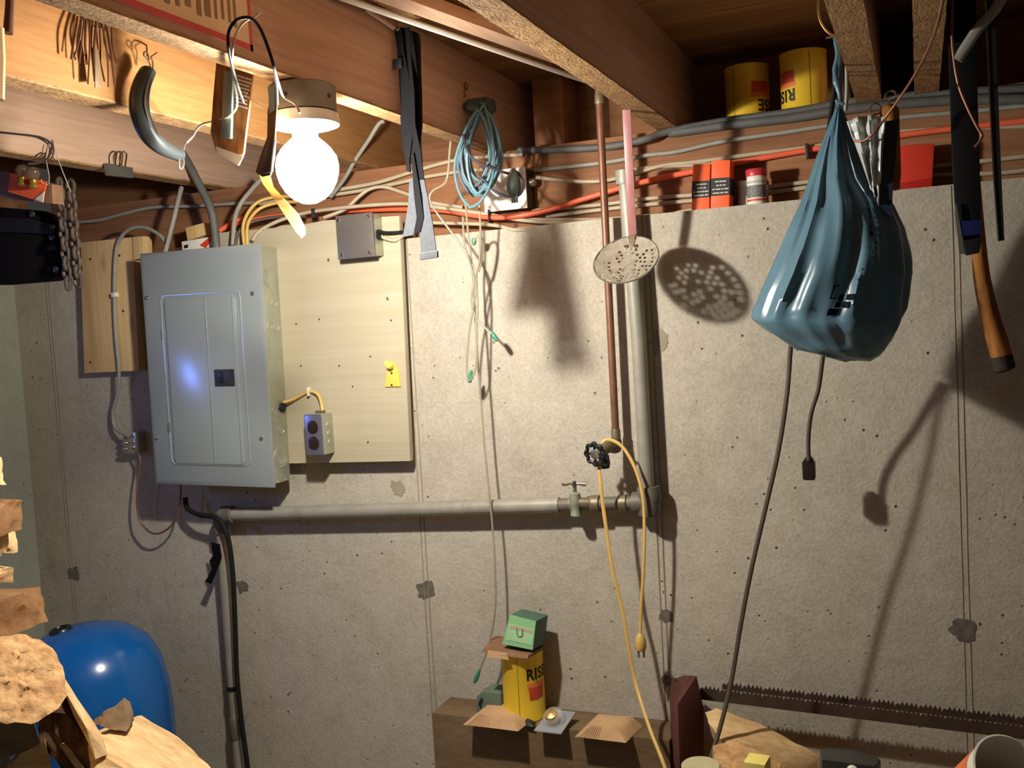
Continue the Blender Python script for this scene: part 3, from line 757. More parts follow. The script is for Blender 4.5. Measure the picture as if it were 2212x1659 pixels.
MB().tube(spline([hz1 - hd * .030, hz1, hz1 + Vector((.010, 0, .006)), hz1 + Vector((.008, 0, .035))], 4), .0245, 18).build('elbow', M_PIPEDK, hp)
MB().lathe([(.0245, -.028), (.026, -.024), (.026, .030), (.022, .036)], hz1 + Vector((.006, 0, 0)), seg=20).build('elbow_collar', M_PIPEDK, hp)
MB().lathe([(.021, -.02), (.023, -.018), (.023, .018), (.021, .02)], hz0 + hd * .02, hd, 18).build('elbow', M_PIPEDK, hp)
lp = thing('drain_pipe', 'vertical pipe dropping to the floor below the panel', 'pipe', (at(490, 1300, -.036).x, -.036, 0))
lx = at(490, 1300, -.036).x
MB().tube([(lx, -.036, 0.0), (lx, -.036, hz0.z - .01)], .0155, 18).build('pipe', M_PIPE, lp)
MB().tube(spline([(lx, -.036, hz0.z - .05), (lx, -.036, hz0.z - .015), hz0 + hd * .005, hz0 + hd * .035], 5), .0205, 16).build('elbow', M_PIPEDK, lp)
MB().lathe([(.017, 0), (.0175, .002), (.0175, .010), (.017, .012)], (lx, -.036, at(507, 1490, -.036).z), seg=18).build('pipe_clamp', M_BLACK, lp)
MB().lathe([(.019, 0), (.0195, .002), (.0195, .05), (.017, .055)], (lx, -.036, at(500, 1590, -.036).z), seg=18).build('coupling', M_PIPEDK, lp)
cable('black_hose', 'black hose following the pipe below the panel to the floor', 'hose', [(400, 1075, -.05), (405, 1098, -.05), (430, 1112, -.06), (470, 1120, -.07), (492, 1160, -.072), (503, 1240, -.07), (508, 1350, -.068), (512, 1460, -.066), (522, 1560, -.066), (536, 1670, -.07), (556, 1900, -.08), (560, 2300, -.09)], .0068, M_BLACK)
tag(strip([(456, 1172, 474, 1176, -.060), (460, 1200, 478, 1204, -.058), (452, 1212, 476, 1212, -.056), (458, 1228, 468, 1232, -.056), (444, 1256, 456, 1262, -.06)], .002).build('tape_tail', M_DKCLOTH), 'loose tail of black tape on the pipe below the panel', 'tape')

fa = thing('water_tap', 'small tap with chrome cross handle on the horizontal pipe', 'tap', at(1243, 1110, -.05))
tb = at(1243, 1085, -.05)
MB().lathe([(.010, -.032), (.013, -.030), (.011, -.016), (.014, -.006), (.015, .006), (.012, .014), (.0125, .020), (.006, .024)], tb, seg=16).build('valve_body', M_VERD, fa)
MB().tube([tb + Vector((0, 0, 0)), tb + Vector((.028, .004, -.002)), tb + Vector((.045, .012, -.004))], [.012, .012, .014], 12).build('valve_arm', M_BRASS, fa)
MB().tube([tb + Vector((0, 0, .02)), tb + Vector((0, 0, .040))], .0045, 10).build('stem', M_BRASS, fa)
ht = tb + Vector((0, 0, .042))
MB().tube([ht + Vector((-.029, 0, -.001)), ht + Vector((-.020, 0, 0)), ht + Vector((-.008, 0, .001)), ht, ht + Vector((.008, 0, .001)), ht + Vector((.020, 0, 0)), ht + Vector((.029, 0, -.001))], [.0045, .0052, .003, .006, .003, .0052, .0045], 12).build('cross_handle', M_CHROME, fa)
MB().lathe([(.006, -.006), (.0075, 0), (.004, .008), (.001, .009)], ht, seg=14).build('handle_cap', M_CHROME, fa)

cp = thing('copper_pipe', 'thin copper pipe running down from the joists to the wheel valve', 'pipe', (-.631, -.036, 1.29))
cb = at(1331, 955, -.036)
MB().tube([(-.633, -.036, 2.12), (cb.x, -.036, cb.z)], .0085, 16).build('pipe', M_COPPIPE, cp)
MB().lathe([(.010, 0), (.0105, .002), (.0105, .026), (.0095, .03)], (cb.x, -.036, cb.z), seg=16).build('coupling', M_BRASS, cp)
MB().lathe([(.010, 0), (.0105, .002), (.0105, .020), (.0095, .022)], (-.6328, -.036, 2.02), seg=16).build('coupling', M_BRASS, cp)
wv = at(1285, 981, -.105)
gv = thing('wheel_valve', 'valve with black lobed handwheel at the foot of the copper pipe', 'valve', (wv.x, -.08, wv.z - .03))
MB().tube(spline([Vector((cb.x, -.036, cb.z + .004)), Vector((cb.x, -.038, cb.z - .012)), at(1312, 966, -.065), at(1294, 978, -.092)], 4), [.012] * 4 + [.013] * 4 + [.014] * 4 + [.009], 14).build('valve_body', M_BRASS, gv)
MB().lathe([(.009, 0), (.012, .01), (.012, .028), (.009, .032)], at(1308, 1012, -.08), (-.1, 0, 1), 12).build('spout', M_DKMETAL, gv)
ax = Vector((-.28, -.93, -.1)).normalized(); u = ax.orthogonal().normalized(); w = ax.cross(u)
pts = []
for k in range(64):
    th = 2 * math.pi * k / 64; R = .0225 + .0025 * math.cos(8 * th); pts.append(wv + (u * math.cos(th) + w * math.sin(th)) * R)
wheel = MB().tube(pts, .0042, 8, closed=True).build('handwheel', M_BLACKPL, gv)
for k in range(4):
    th = math.pi / 4 + math.pi / 2 * k
    MB().tube([wv - ax * .002, wv + (u * math.cos(th) + w * math.sin(th)) * .021], .0034, 6).build('spoke', M_BLACKPL, wheel)
MB().lathe([(.012, -.003), (.012, .001), (.010, .002), (0, .002)], wv, ax, 18).build('wheel_badge', M_STEEL, wheel)

# yellow extension cord hung over the valve
ec = thing('extension_cord', 'yellow extension cord hung over the wheel valve with its plug dangling', 'cord', at(1383, 1400, -.075))
ydir = ((0, 1, 0), .45)
cable('cord', None, None, [(1296, 1000, -.085), (1300, 960, -.075), (1316, 950, -.07), (1345, 966, -.07), (1372, 1012, -.072), (1388, 1070, -.075), (1392, 1140, -.075), (1390, 1230, -.075), (1385, 1310, -.075), (1383, 1372, -.075)], .0038, M_YELLOWC, parent=ec, flat=ydir)
cable('cord', None, None, [(1293, 1000, -.095), (1297, 1040, -.095), (1303, 1095, -.092), (1313, 1165, -.09), (1325, 1240, -.088), (1345, 1320, -.086), (1358, 1400, -.09), (1374, 1480, -.1), (1402, 1570, -.16), (1440, 1670, -.22), (1465, 1780, -.24)], .0042, M_YELLOWC, parent=ec, flat=ydir)
pc = at(1383, 1372, -.075)
MB().lathe([(.0045, .004), (.009, -.002), (.012, -.012), (.013, -.028), (.010, -.034), (.003, -.036)], pc, (0, 0, 1), 14).build('plug', M_YELLOWC, ec)
for dx in (-.0075, .0045): MB().box((pc.x + dx, -.078, pc.z - .050), (pc.x + dx + .004, -.074, pc.z - .034)).build('prong', M_BRASS, ec)

# ------------------------------------------------------------------ skimmer
sk = thing('skimmer', 'perforated metal skimmer hanging by its pink flat handle', 'skimmer', at(1352, 615, -.2))
ct, cbm = at(1367, 511, -.118), at(1336, 612, -.212)
cen = (ct + cbm) / 2; Rk = (ct - cbm).length / 2
e1 = (ct - cbm).normalized(); e2 = Vector((1, 0, 0)); e2 = (e2 - e1 * e2.dot(e1)).normalized(); e3 = e2.cross(e1)
if e3.y > 0: e3 = -e3
def dish(r, th):   # shallow bowl, hollow side towards the room
    return cen + (e1 * math.cos(th) + e2 * math.sin(th)) * r - e3 * (.014 * (1 - (r / Rk) ** 2))
mb = MB()
edges = [.0055] + [.0055 + (Rk - .006 - .0055) * k / 6 for k in range(1, 7)] + [Rk]
def quad_ring(r0, r1, n):
    for i in range(n):
        a0, a1 = 2 * math.pi * i / n, 2 * math.pi * (i + 1) / n
        mb.add([dish(r0, a0), dish(r1, a0), dish(r1, a1), dish(r0, a1)], [(0, 1, 2, 3)])
N0 = 12
mb.add([dish(0, 0)] + [dish(edges[0], 2 * math.pi * i / N0) for i in range(N0)], [(0, 1 + i, 1 + (i + 1) % N0) for i in range(N0)])
for q in range(6):
    r0, r1 = edges[q], edges[q + 1]; n = 5 * (q + 1)
    for i in range(n):
        a0, a1 = 2 * math.pi * (i + .5 * (q % 2)) / n, 2 * math.pi * (i + 1 + .5 * (q % 2)) / n
        bd = []
        for k in range(4): bd.append((r0, a0 + (a1 - a0) * k / 4))
        for k in range(3): bd.append((r0 + (r1 - r0) * k / 3, a1))
        for k in range(4): bd.append((r1, a1 + (a0 - a1) * k / 4))
        for k in range(3): bd.append((r1 + (r0 - r1) * k / 3, a0))
        if random.random() < .42 or (q > 3 and abs(((a0 + a1) / 2 + math.pi) % (2 * math.pi) - math.pi) < .45):
            mb.add([dish(*p) for p in bd], [tuple(range(len(bd)))]); continue
        rm, am = (r0 + r1) / 2, (a0 + a1) / 2; hr = .0032
        hole = []
        for (r, a) in bd:
            dr, da = r - rm, (a - am) * rm; L = math.hypot(dr, da)
            hole.append((rm + dr / L * hr, am + da / L * hr / rm))
        m = len(bd)
        mb.add([dish(*p) for p in bd] + [dish(*p) for p in hole], [(k, (k + 1) % m, (k + 1) % m + m, k + m) for k in range(m)])
quad_ring(edges[6], Rk, 48)
bowl = mb.build('perforated_bowl', plain('skimmer_metal', S(164, 156, 140), .45, .3, .2, 60), sk, smooth=False)
sm = bowl.modifiers.new('thick', 'SOLIDIFY'); sm.thickness = .0012
MB().tube([dish(Rk, 2 * math.pi * k / 48) for k in range(48)], .0016, 6, closed=True).build('rim', M_STEEL, sk)
htop = atz(1353, 236, 1.972)
hb = ct + Vector((0, -.002, .004))
hw = Vector((.0088, 0, 0)); ht3 = Vector((0, .0025, 0))
tp = htop + Vector((0, 0, 0))
MB().prism([hb - hw, hb + hw * 1.0, tp + hw, tp - hw], ht3).build('handle', M_PINK, sk, bevel=.0008)
MB().prism([dish(Rk * .58, .0) - hw * .7 + e3 * .002, dish(Rk * .58, 0) + hw * .7 + e3 * .002, hb + hw * .8, hb - hw * .8], -e3 * .002).build('handle_tang', M_STEEL, sk, bevel=.0006)
for a in (-.22, .22):
    MB().lathe([(.0055, 0), (.005, .003), (.002, .0045)], dish(Rk * .66, a) + e3 * .001, e3, 12).build('rivet', M_CHROME, sk)

# ------------------------------------------------------------------ clear tubing
tu = thing('vinyl_tubing', 'long clear plastic tubing with green tips hanging from the coil to the can', 'tubing', at(1027, 1475, -.06))
def tb_(pts, y=-.075): cable('tube', None, None, pts, .0028, M_TUBE, y, parent=tu, seg=8)
tb_([(980, 250, -.1), (972, 320, -.11), (964, 390, -.11), (935, 412, -.10), (928, 432, -.10), (945, 462, -.09), (985, 515, -.08), (1018, 565, -.075), (1030, 605), (1022, 665), (1013, 720), (1008, 790), (1012, 822), (1022, 815)])
tb_([(1005, 430, -.1), (1010, 490, -.09), (1016, 545, -.08), (1022, 600), (1026, 680), (1033, 790), (1040, 880), (1047, 970), (1056, 1060), (1065, 1150), (1070, 1250), (1069, 1320), (1058, 1385), (1043, 1430), (1034, 1450)], -.06)
tb_([(1035, 440, -.1), (1038, 500, -.09), (1036, 560, -.08), (1025, 610), (1018, 650), (1028, 685), (1045, 705), (1062, 722)])
tb_([(1024, 525), (1030, 512), (1040, 512), (1044, 530), (1040, 560), (1034, 588)])
tb_([(1000, 468, -.1), (1004, 530, -.09), (1022, 590, -.08), (1031, 640), (1030, 720), (1028, 790), (1020, 815)])
def tip(a, b, ya=-.07):
    p, q = at(a[0], a[1], ya), at(b[0], b[1], ya)
    MB().tube([p, p.lerp(q, .4), p.lerp(q, .7), q], [.0032, .0055, .0058, .0045], 10).build('connector_tip', M_TEAL, tu)
tip((1036, 1447), (1025, 1474), -.06); tip((1060, 715), (1074, 736)); tip((1018, 800), (1014, 826)); tip((1024, 530), (1024, 514))

# ------------------------------------------------------------------ coiled blue cord on its hanger
bc = thing('coiled_cord', 'coil of pale blue cord with a flat plug hung on the joist', 'cord', at(1040, 430, -.1))
rnd = random.Random(3)
for k in range(11):
    cx = 1032 + rnd.uniform(-12, 14); rx = rnd.uniform(34, 54); top = 228 + rnd.uniform(-6, 14); bot = 400 + rnd.uniform(-14, 26)
    if k == 0: cx, rx, top, bot = 1024, 50, 235, 448
    yb_ = -.14 + .008 * k
    pts = []
    for j in range(28):
        th = 2 * math.pi * j / 28
        sx_ = math.sin(th); pinch = .55 + .45 * min(1, (1 - math.cos(th)) / 1.1)
        pts.append(at(cx + rx * sx_ * pinch + (6 * math.cos(th)) + (8 if th > math.pi else -4), (top + bot) / 2 - (bot - top) / 2 * math.cos(th), yb_ + .006 * math.sin(2 * th + k)))
    MB().tube(pts, .0031, 8, closed=True).build('cord_loop', M_BLUECORD if k % 3 != 2 else plain('grey_blue_cord', S(92, 110, 124), .4), bc)
dkc = plain('dark_blue_cord', S(58, 60, 72), .4)
cable('cord_tail', None, None, [(1000, 290, -.15), (1012, 330, -.15), (1035, 352, -.15), (1062, 362, -.15), (1088, 372, -.15), (1100, 375, -.145)], .0030, dkc, parent=bc)
cable('cord_tail', None, None, [(1035, 380, -.14), (1048, 392, -.14), (1065, 410, -.14), (1085, 422, -.14), (1104, 424, -.14), (1122, 420, -.135), (1131, 400, -.13), (1125, 380, -.13), (1108, 366, -.13)], .0032, dkc, parent=bc)
pp = at(1110, 398, -.14)
MB().lathe([(.003, .030), (.008, .024), (.014, .010), (.016, -.006), (.013, -.020), (.006, -.026), (.001, -.027)], pp, (.12, 0, 1), 18).build('plug', M_PLUG, bc)
for dx in (-.004, .004): MB().box((pp.x + dx - .0035, -.142, pp.z - .040), (pp.x + dx + .0015 + .002, -.139, pp.z - .022)).build('prong', M_PLUG, bc)
slab([(1000, 224), (1010, 214), (1052, 208), (1056, 234), (1040, 242), (1004, 236)], -.125, .045).build('cord_hanger', plain('hanger_green', S(52, 66, 60), .45), bc, bevel=.002)
cable('hook_wire', None, None, [(1004, 224, -.11), (1000, 212, -.11), (1006, 206, -.11), (1001, 200, -.11), (1008, 194, -.11), (1010, 184, -.11), (1005, 178, -.11), (1004, 188, -.11), (1010, 192, -.10)], .0011, M_RUST, parent=bc)

# ------------------------------------------------------------------ black strap with grey webbing
st = thing('strap', 'black strap with grey webbing tails hanging from the shaded joist side', 'strap', at(925, 560, -.41))
strip([(848, 66, 868, 58, -.405), (844, 95, 900, 70, -.405), (845, 150, 903, 90, -.405), (848, 180, 904, 150, -.405), (856, 215, 906, 200, -.405), (864, 250, 907, 270, -.405), (870, 330, 900, 330, -.405)], .012).build('strap_fold', M_STRAP, st, bevel=.001)
strip([(852, 64, 866, 62, -.42), (862, 130, 874, 120, -.425), (866, 200, 890, 200, -.43), (868, 280, 893, 280, -.435), (875, 340, 884, 345, -.44), (878, 370, 886, 372, -.44)], .004).build('webbing', M_STRAP, st)
strip([(874, 60, 884, 58, -.425), (880, 130, 888, 128, -.43), (888, 200, 895, 200, -.43), (890, 270, 897, 270, -.435), (893, 330, 908, 325, -.435), (899, 390, 916, 388, -.435)], .0025).build('webbing', M_STRAP, st)
strip([(899, 388, 916, 388, -.435), (904, 440, 926, 438, -.435), (906, 490, 935, 488, -.435), (909, 545, 942, 540, -.435)], .0025).build('webbing', M_WEB, st)
strip([(906, 548, 944, 542, -.438), (907, 562, 945, 556, -.438)], .006).build('webbing_hem', M_WEB, st, bevel=.001)
strip([(884, 388, 892, 385, -.43), (882, 440, 902, 438, -.43), (872, 500, 908, 498, -.43), (870, 512, 896, 507, -.43)], .0025).build('webbing', M_WEB, st)
strip([(888, 330, 893, 330, -.44), (894, 420, 908, 420, -.44), (900, 470, 915, 470, -.437), (893, 508, 908, 500, -.437)], .003).build('webbing', M_STRAP, st)
strip([(848, 128, 866, 124, -.432), (850, 150, 868, 146, -.432)], .004).build('buckle', M_BLACKPL, st, bevel=.001)
cable('hook', None, None, [(858, 40, -.405), (858, 56, -.41), (862, 62, -.42), (856, 66, -.425)], .0016, M_STEEL, parent=st)
# nail rail: pencil-thin wooden peg on the joist beside the strap
tag(MB().tube([atx(790, 20, -.92), atx(850, 60, -.918)], .0045, 8).build('wooden_peg', M_JOIST), 'thin wooden peg on the joist side left of the strap top', 'peg')

# ------------------------------------------------------------------ blue carrier bag
bg = thing('carrier_bag', 'large blue plastic carrier bag tied by its handle to a nail', 'bag', at(1830, 778, -.27))
rows = [(228, 1808, 1819), (245, 1801, 1824), (270, 1791, 1834), (300, 1780, 1842), (340, 1765, 1858), (390, 1748, 1882), (440, 1730, 1926), (490, 1708, 1952), (540, 1688, 1964), (590, 1664, 1969), (635, 1640, 1966), (668, 1627, 1958), (690, 1622, 1950), (712, 1650, 1941), (735, 1690, 1928), (755, 1722, 1914), (770, 1772, 1900), (778, 1822, 1880)]
NR, NS = len(rows), 72
def bag_pt(s, th, off=0.0):
    s = min(max(s, 0), NR - 1.001); i = int(s); f = s - i
    ga = [a + (b - a) * f for a, b in zip(rows[i], rows[i + 1])]
    L, R = at(ga[1], ga[0], -.27), at(ga[2], ga[0], -.27)
    c = (L + R) / 2; a = (R - L).length / 2
    b = min(.082, .62 * a + .004)
    t = s / (NR - 1)
    rg = 1 - 2 * abs(noise.noise(Vector((th * 2.6 + .7 * t, t * 1.3, 7)))) ; rg2 = 1 - 2 * abs(noise.noise(Vector((math.cos(th) * 2.5 + t, math.sin(th) * 2.5, t * 6))))
    pl = (0.20 * max(0, 1 - 1.15 * t) + .02) * (math.sin(11 * th + 2.2 * t) + .6 * math.sin(19 * th - 3 * t + 1)) + .22 * (rg - .6) * (1 - .5 * t) + .10 * (rg2 - .6)
    nz = .05 * noise.noise(Vector((math.cos(th) * 2.2, math.sin(th) * 2.2, t * 5)))
    rim = abs(math.cos(th)) ** 4
    k = 1 + (pl + nz) * (1 - .8 * rim)
    d = Vector((math.cos(th) * a * (1 + .25 * (pl + nz) * rim), math.sin(th) * (b * k + off), 0))
    xdir = (R - L).normalized()
    return c + xdir * d.x + Vector((0, d.y, 0)) + Vector((0, 0, .006 * noise.noise(Vector((th * 2, t * 9, 3))) * t))
mb = MB(); sub = 4; NT = (NR - 1) * sub
grid = [[bag_pt(NR - 1.001 if i == NT else i / sub, 2 * math.pi * k / NS) for k in range(NS)] for i in range(NT + 1)]
vs = [p for r_ in grid for p in r_]
fs = [(i * NS + k, i * NS + (k + 1) % NS, (i + 1) * NS + (k + 1) % NS, (i + 1) * NS + k) for i in range(NT) for k in range(NS)]
fs += [tuple(range(NS)), tuple(NT * NS + k for k in range(NS))]
mb.add(vs, fs).build('bag_body', M_BAG, bg, sharp=75)
def bag_print(name, cells):
    mb = MB()
    for s0, s1, t0, t1 in cells:
        n = 3; pts = [[bag_pt(s0 + (s1 - s0) * i / n, t0 + (t1 - t0) * j / n, .0022) for j in range(n + 1)] for i in range(n + 1)]
        mb.add([p for r_ in pts for p in r_], [(i * (n + 1) + j, i * (n + 1) + j + 1, (i + 1) * (n + 1) + j + 1, (i + 1) * (n + 1) + j) for i in range(n) for j in range(n)])
    return mb.build(name, M_PRINT, bg)
T = 1.5 * math.pi
rp = random.Random(5)
cells = [(10.9, 11.6, T + .06, T + .22), (10.45, 10.85, T + .12, T + .30), (10.0, 10.4, T + .14, T + .20), (10.0, 10.35, T + .23, T + .34), (9.6, 10.2, T + .03, T + .05), (9.55, 9.62, T + .03, T + .10), (10.2, 10.27, T + .02, T + .10)]
for line, (t_, s_, n_) in enumerate(((T + .62, 5.6, 9), (T + .52, 6.0, 8), (T + .40, 7.6, 8))):
    s0 = s_
    for k in range(n_):
        w_ = .06 + .22 * rp.random()
        cells.append((s0, s0 + w_, t_ - .01 * k + rp.uniform(-.012, .012), t_ - .01 * k + .012 + .022 * rp.random())); s0 += w_ + .05 + .1 * rp.random()
bag_print('printed_text', cells)
strip([(1886, 430, 1926, 470, -.325), (1898, 350, 1929, 400, -.32), (1906, 300, 1936, 330, -.315), (1912, 262, 1942, 258, -.31)], .004).build('handle_flap', M_BAGD, bg)
# neck knot, torn tip and hanging loop
MB().tube(spline(P3([(1812, 232), (1815, 215), (1812, 195), (1806, 172), (1803, 150), (1809, 120), (1806, 95), (1803, 82)], -.285), 4), [.006, .005, .004, .004, .004, .004, .004, .004, .005, .005, .006, .007, .006, .005, .004, .004, .004, .004, .004, .004, .004, .004, .004, .004, .004, .004, .003, .003, .003][:29], 10).build('tied_handle', M_BAG, bg)
MB().tube(spline(P3([(1806, 92), (1814, 120), (1816, 160), (1814, 205), (1815, 228)], -.275), 4), .0035, 8).build('tied_handle', M_BAG, bg)
for dx, dy in ((-10, -6), (11, 3), (2, -12), (-4, 6)):
    p = at(1814, 222, -.288); q = at(1814 + dx, 222 + dy, -.292)
    MB().tube([p, p.lerp(q, .6), q], [.006, .004, .001], 8).build('knot', M_BAG, bg)
n0, n1 = at(1800, 79, -.31), Vector((-.104, -.31, at(1800, 79, -.31).z))
tag(MB().tube([n0 - Vector((.012, 0, 0)), n1], .0016, 8).build('nail', M_STEEL), 'nail in the joist from which the blue bag hangs', 'nail')
fo = thing('foil_bag', 'crumpled silver foil pouch sticking out of the blue bag', 'pouch', at(1880, 440, -.26))
mbf = MB(); nx, ny = 14, 16
def fpt(u, v):
    tx = 1829 + (1912 - 1829) * u; ty = 262 - 8 * math.sin(u * 3.1) - 8 * u
    bx = 1878 + 22 * u; by = 400 + 45 * u
    p = at(tx + (bx - tx) * v, ty + (by - ty) * v, -.325)
    return p + Vector((0, .012 * noise.noise(Vector((u * 5, v * 7, 1))) + .006 * math.sin(u * 17 + v * 3), 0))
fv = [fpt(i / nx, j / ny) for j in range(ny + 1) for i in range(nx + 1)]
ff = [(j * (nx + 1) + i, j * (nx + 1) + i + 1, (j + 1) * (nx + 1) + i + 1, (j + 1) * (nx + 1) + i) for j in range(ny) for i in range(nx)]
fob = mbf.add(fv, ff).build('foil_sheet', M_FOIL, fo, sharp=25)
sm = fob.modifiers.new('thick', 'SOLIDIFY'); sm.thickness = .0015
# wooden handles with screw eyes behind the bag
for (px, py, rr, lab) in ((1921, 226, .016, 'turned wooden handle with a screw eye rising behind the foil pouch'), (1888, 254, .012, 'lower screw-eyed wooden handle half hidden by the foil pouch')):
    h = thing('eye_handle', lab, 'handle', at(px, py + 120, -.24))
    top = at(px, py, -.24)
    MB().lathe([(.007, 0), (rr * .9, -.006), (rr, -.014), (rr, -.12), (rr * .8, -.15)], top, (0, 0, 1), 16).build('handle', M_HANDLE, h)
    MB().tube([top, top + Vector((0, 0, .006))], .002, 8).build('eye_shank', M_CHROME, h)
    ring(top + Vector((.003, 0, .0145)), (.25, -1, .1), .0095, .0017).build('screw_eye', M_CHROME, h)
cable('twine', 'grey doubled cord hanging behind the bag knot', 'cord', [(1822, 60, -.22), (1827, 110, -.22), (1829, 160, -.22), (1829, 205, -.22), (1826, 240, -.22)], .0034, M_GREYC)
cable('dark_cord', 'dark cord slanting down behind the bag left edge', 'cord', [(1813, 120, -.2), (1805, 180, -.2), (1796, 240, -.2), (1787, 300, -.2), (1778, 350, -.2)], .0042, M_BLACK)

# cords coming out below the bag
cable('flat_cord', 'long flat brown cord hanging from the bag down to the firewood', 'cord', [(1712, 700, -.20), (1707, 760, -.19), (1700, 850, -.185), (1682, 970, -.18), (1653, 1100, -.175), (1623, 1230, -.175), (1600, 1350, -.175), (1580, 1470, -.18), (1556, 1570, -.2), (1530, 1655, -.23), (1500, 1760, -.25)], .0046, M_BROWNC, flat=((0, 1, 0), .5))
ls = thing('inline_switch_cord', 'short brown cord with a dark inline switch dangling below the bag', 'cord', at(1747, 1040, -.107))
cable('cord', None, None, [(1782, 740, -.15), (1775, 790, -.14), (1768, 840, -.13), (1752, 895, -.12), (1746, 950, -.11), (1747, 995, -.107)], .0043, M_BROWNC, parent=ls)
c = at(1747, 1038, -.107)
MB().prism([c + Vector(p) for p in ((-.012, 0, .004), (-.009, 0, 0), (.011, 0, 0), (.013, 0, .006), (.013, 0, .036), (.006, 0, .048), (-.004, 0, .048), (-.012, 0, .036))], (0, .016, 0)).build('inline_switch', M_DKBROWN, ls, bevel=.002)

# ------------------------------------------------------------------ things standing on the wall top
def flash_box(x0, x1, yt0, yt1, yb0, yb1, label):
    f = thing('orange_box', label, 'box', at((x0 + x1) / 2, yb0, .03), 'orange and black boxes on the wall top')
    y = .008
    a, b, c, d = at(x0, yb0, y), at(x1, yb1, y), at(x1 + 2, yt1, y), at(x0 + 2, yt0, y)
    a.z = b.z = WTOP
    MB().prism([a, b, c, d], (0, .055, 0)).build('box', M_ORANGE, f, bevel=.0008)
    def pt(u, v, dy=-.0006): return (a.lerp(b, u).lerp(d.lerp(c, u), v)) + Vector((0, dy, 0))
    MB().prism([pt(-.01, .26), pt(1.012, .26), pt(1.012, .63), pt(-.01, .63)], (0, .0562, 0)).build('black_band', M_BLACKCARD, f)
    mb = MB(); rr = random.Random(int(x0))
    for v0, words in ((.555, (.22, .42, .46, .82)), (.475, (.28, .42, .47, .6, .65, .78)), (.395, (.08, .18, .24, .52, .57, .68, .73, .94)), (.315, (.1, .46, .5, .68, .74, .92))):
        for w0, w1 in zip(words[0::2], words[1::2]):
            u = w0
            while u < w1:
                du = .022 + .02 * rr.random(); hgt = .022 + .008 * rr.random()
                mb.prism([pt(u, v0 - hgt / 2, -.0012), pt(min(u + du, w1), v0 - hgt / 2, -.0012), pt(min(u + du, w1) + .012, v0 + hgt / 2, -.0012), pt(u + .012, v0 + hgt / 2, -.0012)], (0, .0004, 0)); u += du + .012
    mb.build('printed_text', M_TEXTW, f)
flash_box(1494, 1532, 355, 353, 453, 451, 'orange box with black band, the shorter of the pair on the wall top')
flash_box(1535, 1575, 347, 345, 449, 446, 'orange box with black band, the taller of the pair on the wall top')
def pill(px, py, y, r, h, label, ml, grp=None, lid=True):
    j = thing('pill_jar', label, 'jar', at(px, py, y)); c = at(px, py, y); c.z = WTOP
    MB().lathe([(r * .92, 0), (r, .002), (r, h * .74), (r * .97, h * .80), (r * .9, h * .82)], c, seg=28).build('jar', M_WHITE, j)
    MB().lathe([(r * 1.06, h * .80), (r * 1.08, h * .82), (r * 1.08, h * .98), (r * 1.02, h), (0, h)], c, seg=28).build('lid', ml, j)
    if lid:
        MB().lathe([(r * 1.004, h * .20), (r * 1.008, h * .205), (r * 1.008, h * .535), (r * 1.004, h * .54)], c, seg=28, cap=False).build('label_band', plain('jar_text', S(120, 116, 116), .6, 0, .55, 260), j)
        MB().lathe([(r * 1.004, h * .10), (r * 1.010, h * .105), (r * 1.010, h * .155), (r * 1.004, h * .16)], c, seg=28, cap=False).build('label_band', M_REDPOT, j)
        for z in (.60, .64): MB().lathe([(r * 1.004, h * z), (r * 1.008, h * (z + .004)), (r * 1.008, h * (z + .016)), (r * 1.004, h * (z + .02))], c, seg=28, cap=False).build('label_band', M_GREYC, j)
    return j
pill(1636, 441, .03, .0205, .076, 'white jar with red lid and printed label on the wall top', M_REDLID)
pill(1612, 436, .062, .017, .058, 'small pale jar half hidden behind the taller orange box', M_WHITE, lid=False)
rb = thing('red_box', 'translucent red plastic box on the wall top right of the bag', 'box', at(1975, 407, .04))
a, b, c, d = at(1930, 409, .02), at(2014, 402, .02), at(2019, 309, .02), at(1934, 315, .02)
a.z = b.z = WTOP
MB().prism([a, b, c, d], (0, .06, 0)).build('box', M_RED, rb, bevel=.004)
MB().prism([a + Vector((.001, -.0008, .001)), b + Vector((-.001, -.0008, .001)), b.lerp(c, .22) + Vector((-.001, -.0008, 0)), a.lerp(d, .16) + Vector((.001, -.0008, 0))], (0, .002, 0)).build('lower_band', plain('red_dark', S(178, 40, 28), .35), rb, bevel=.0006)

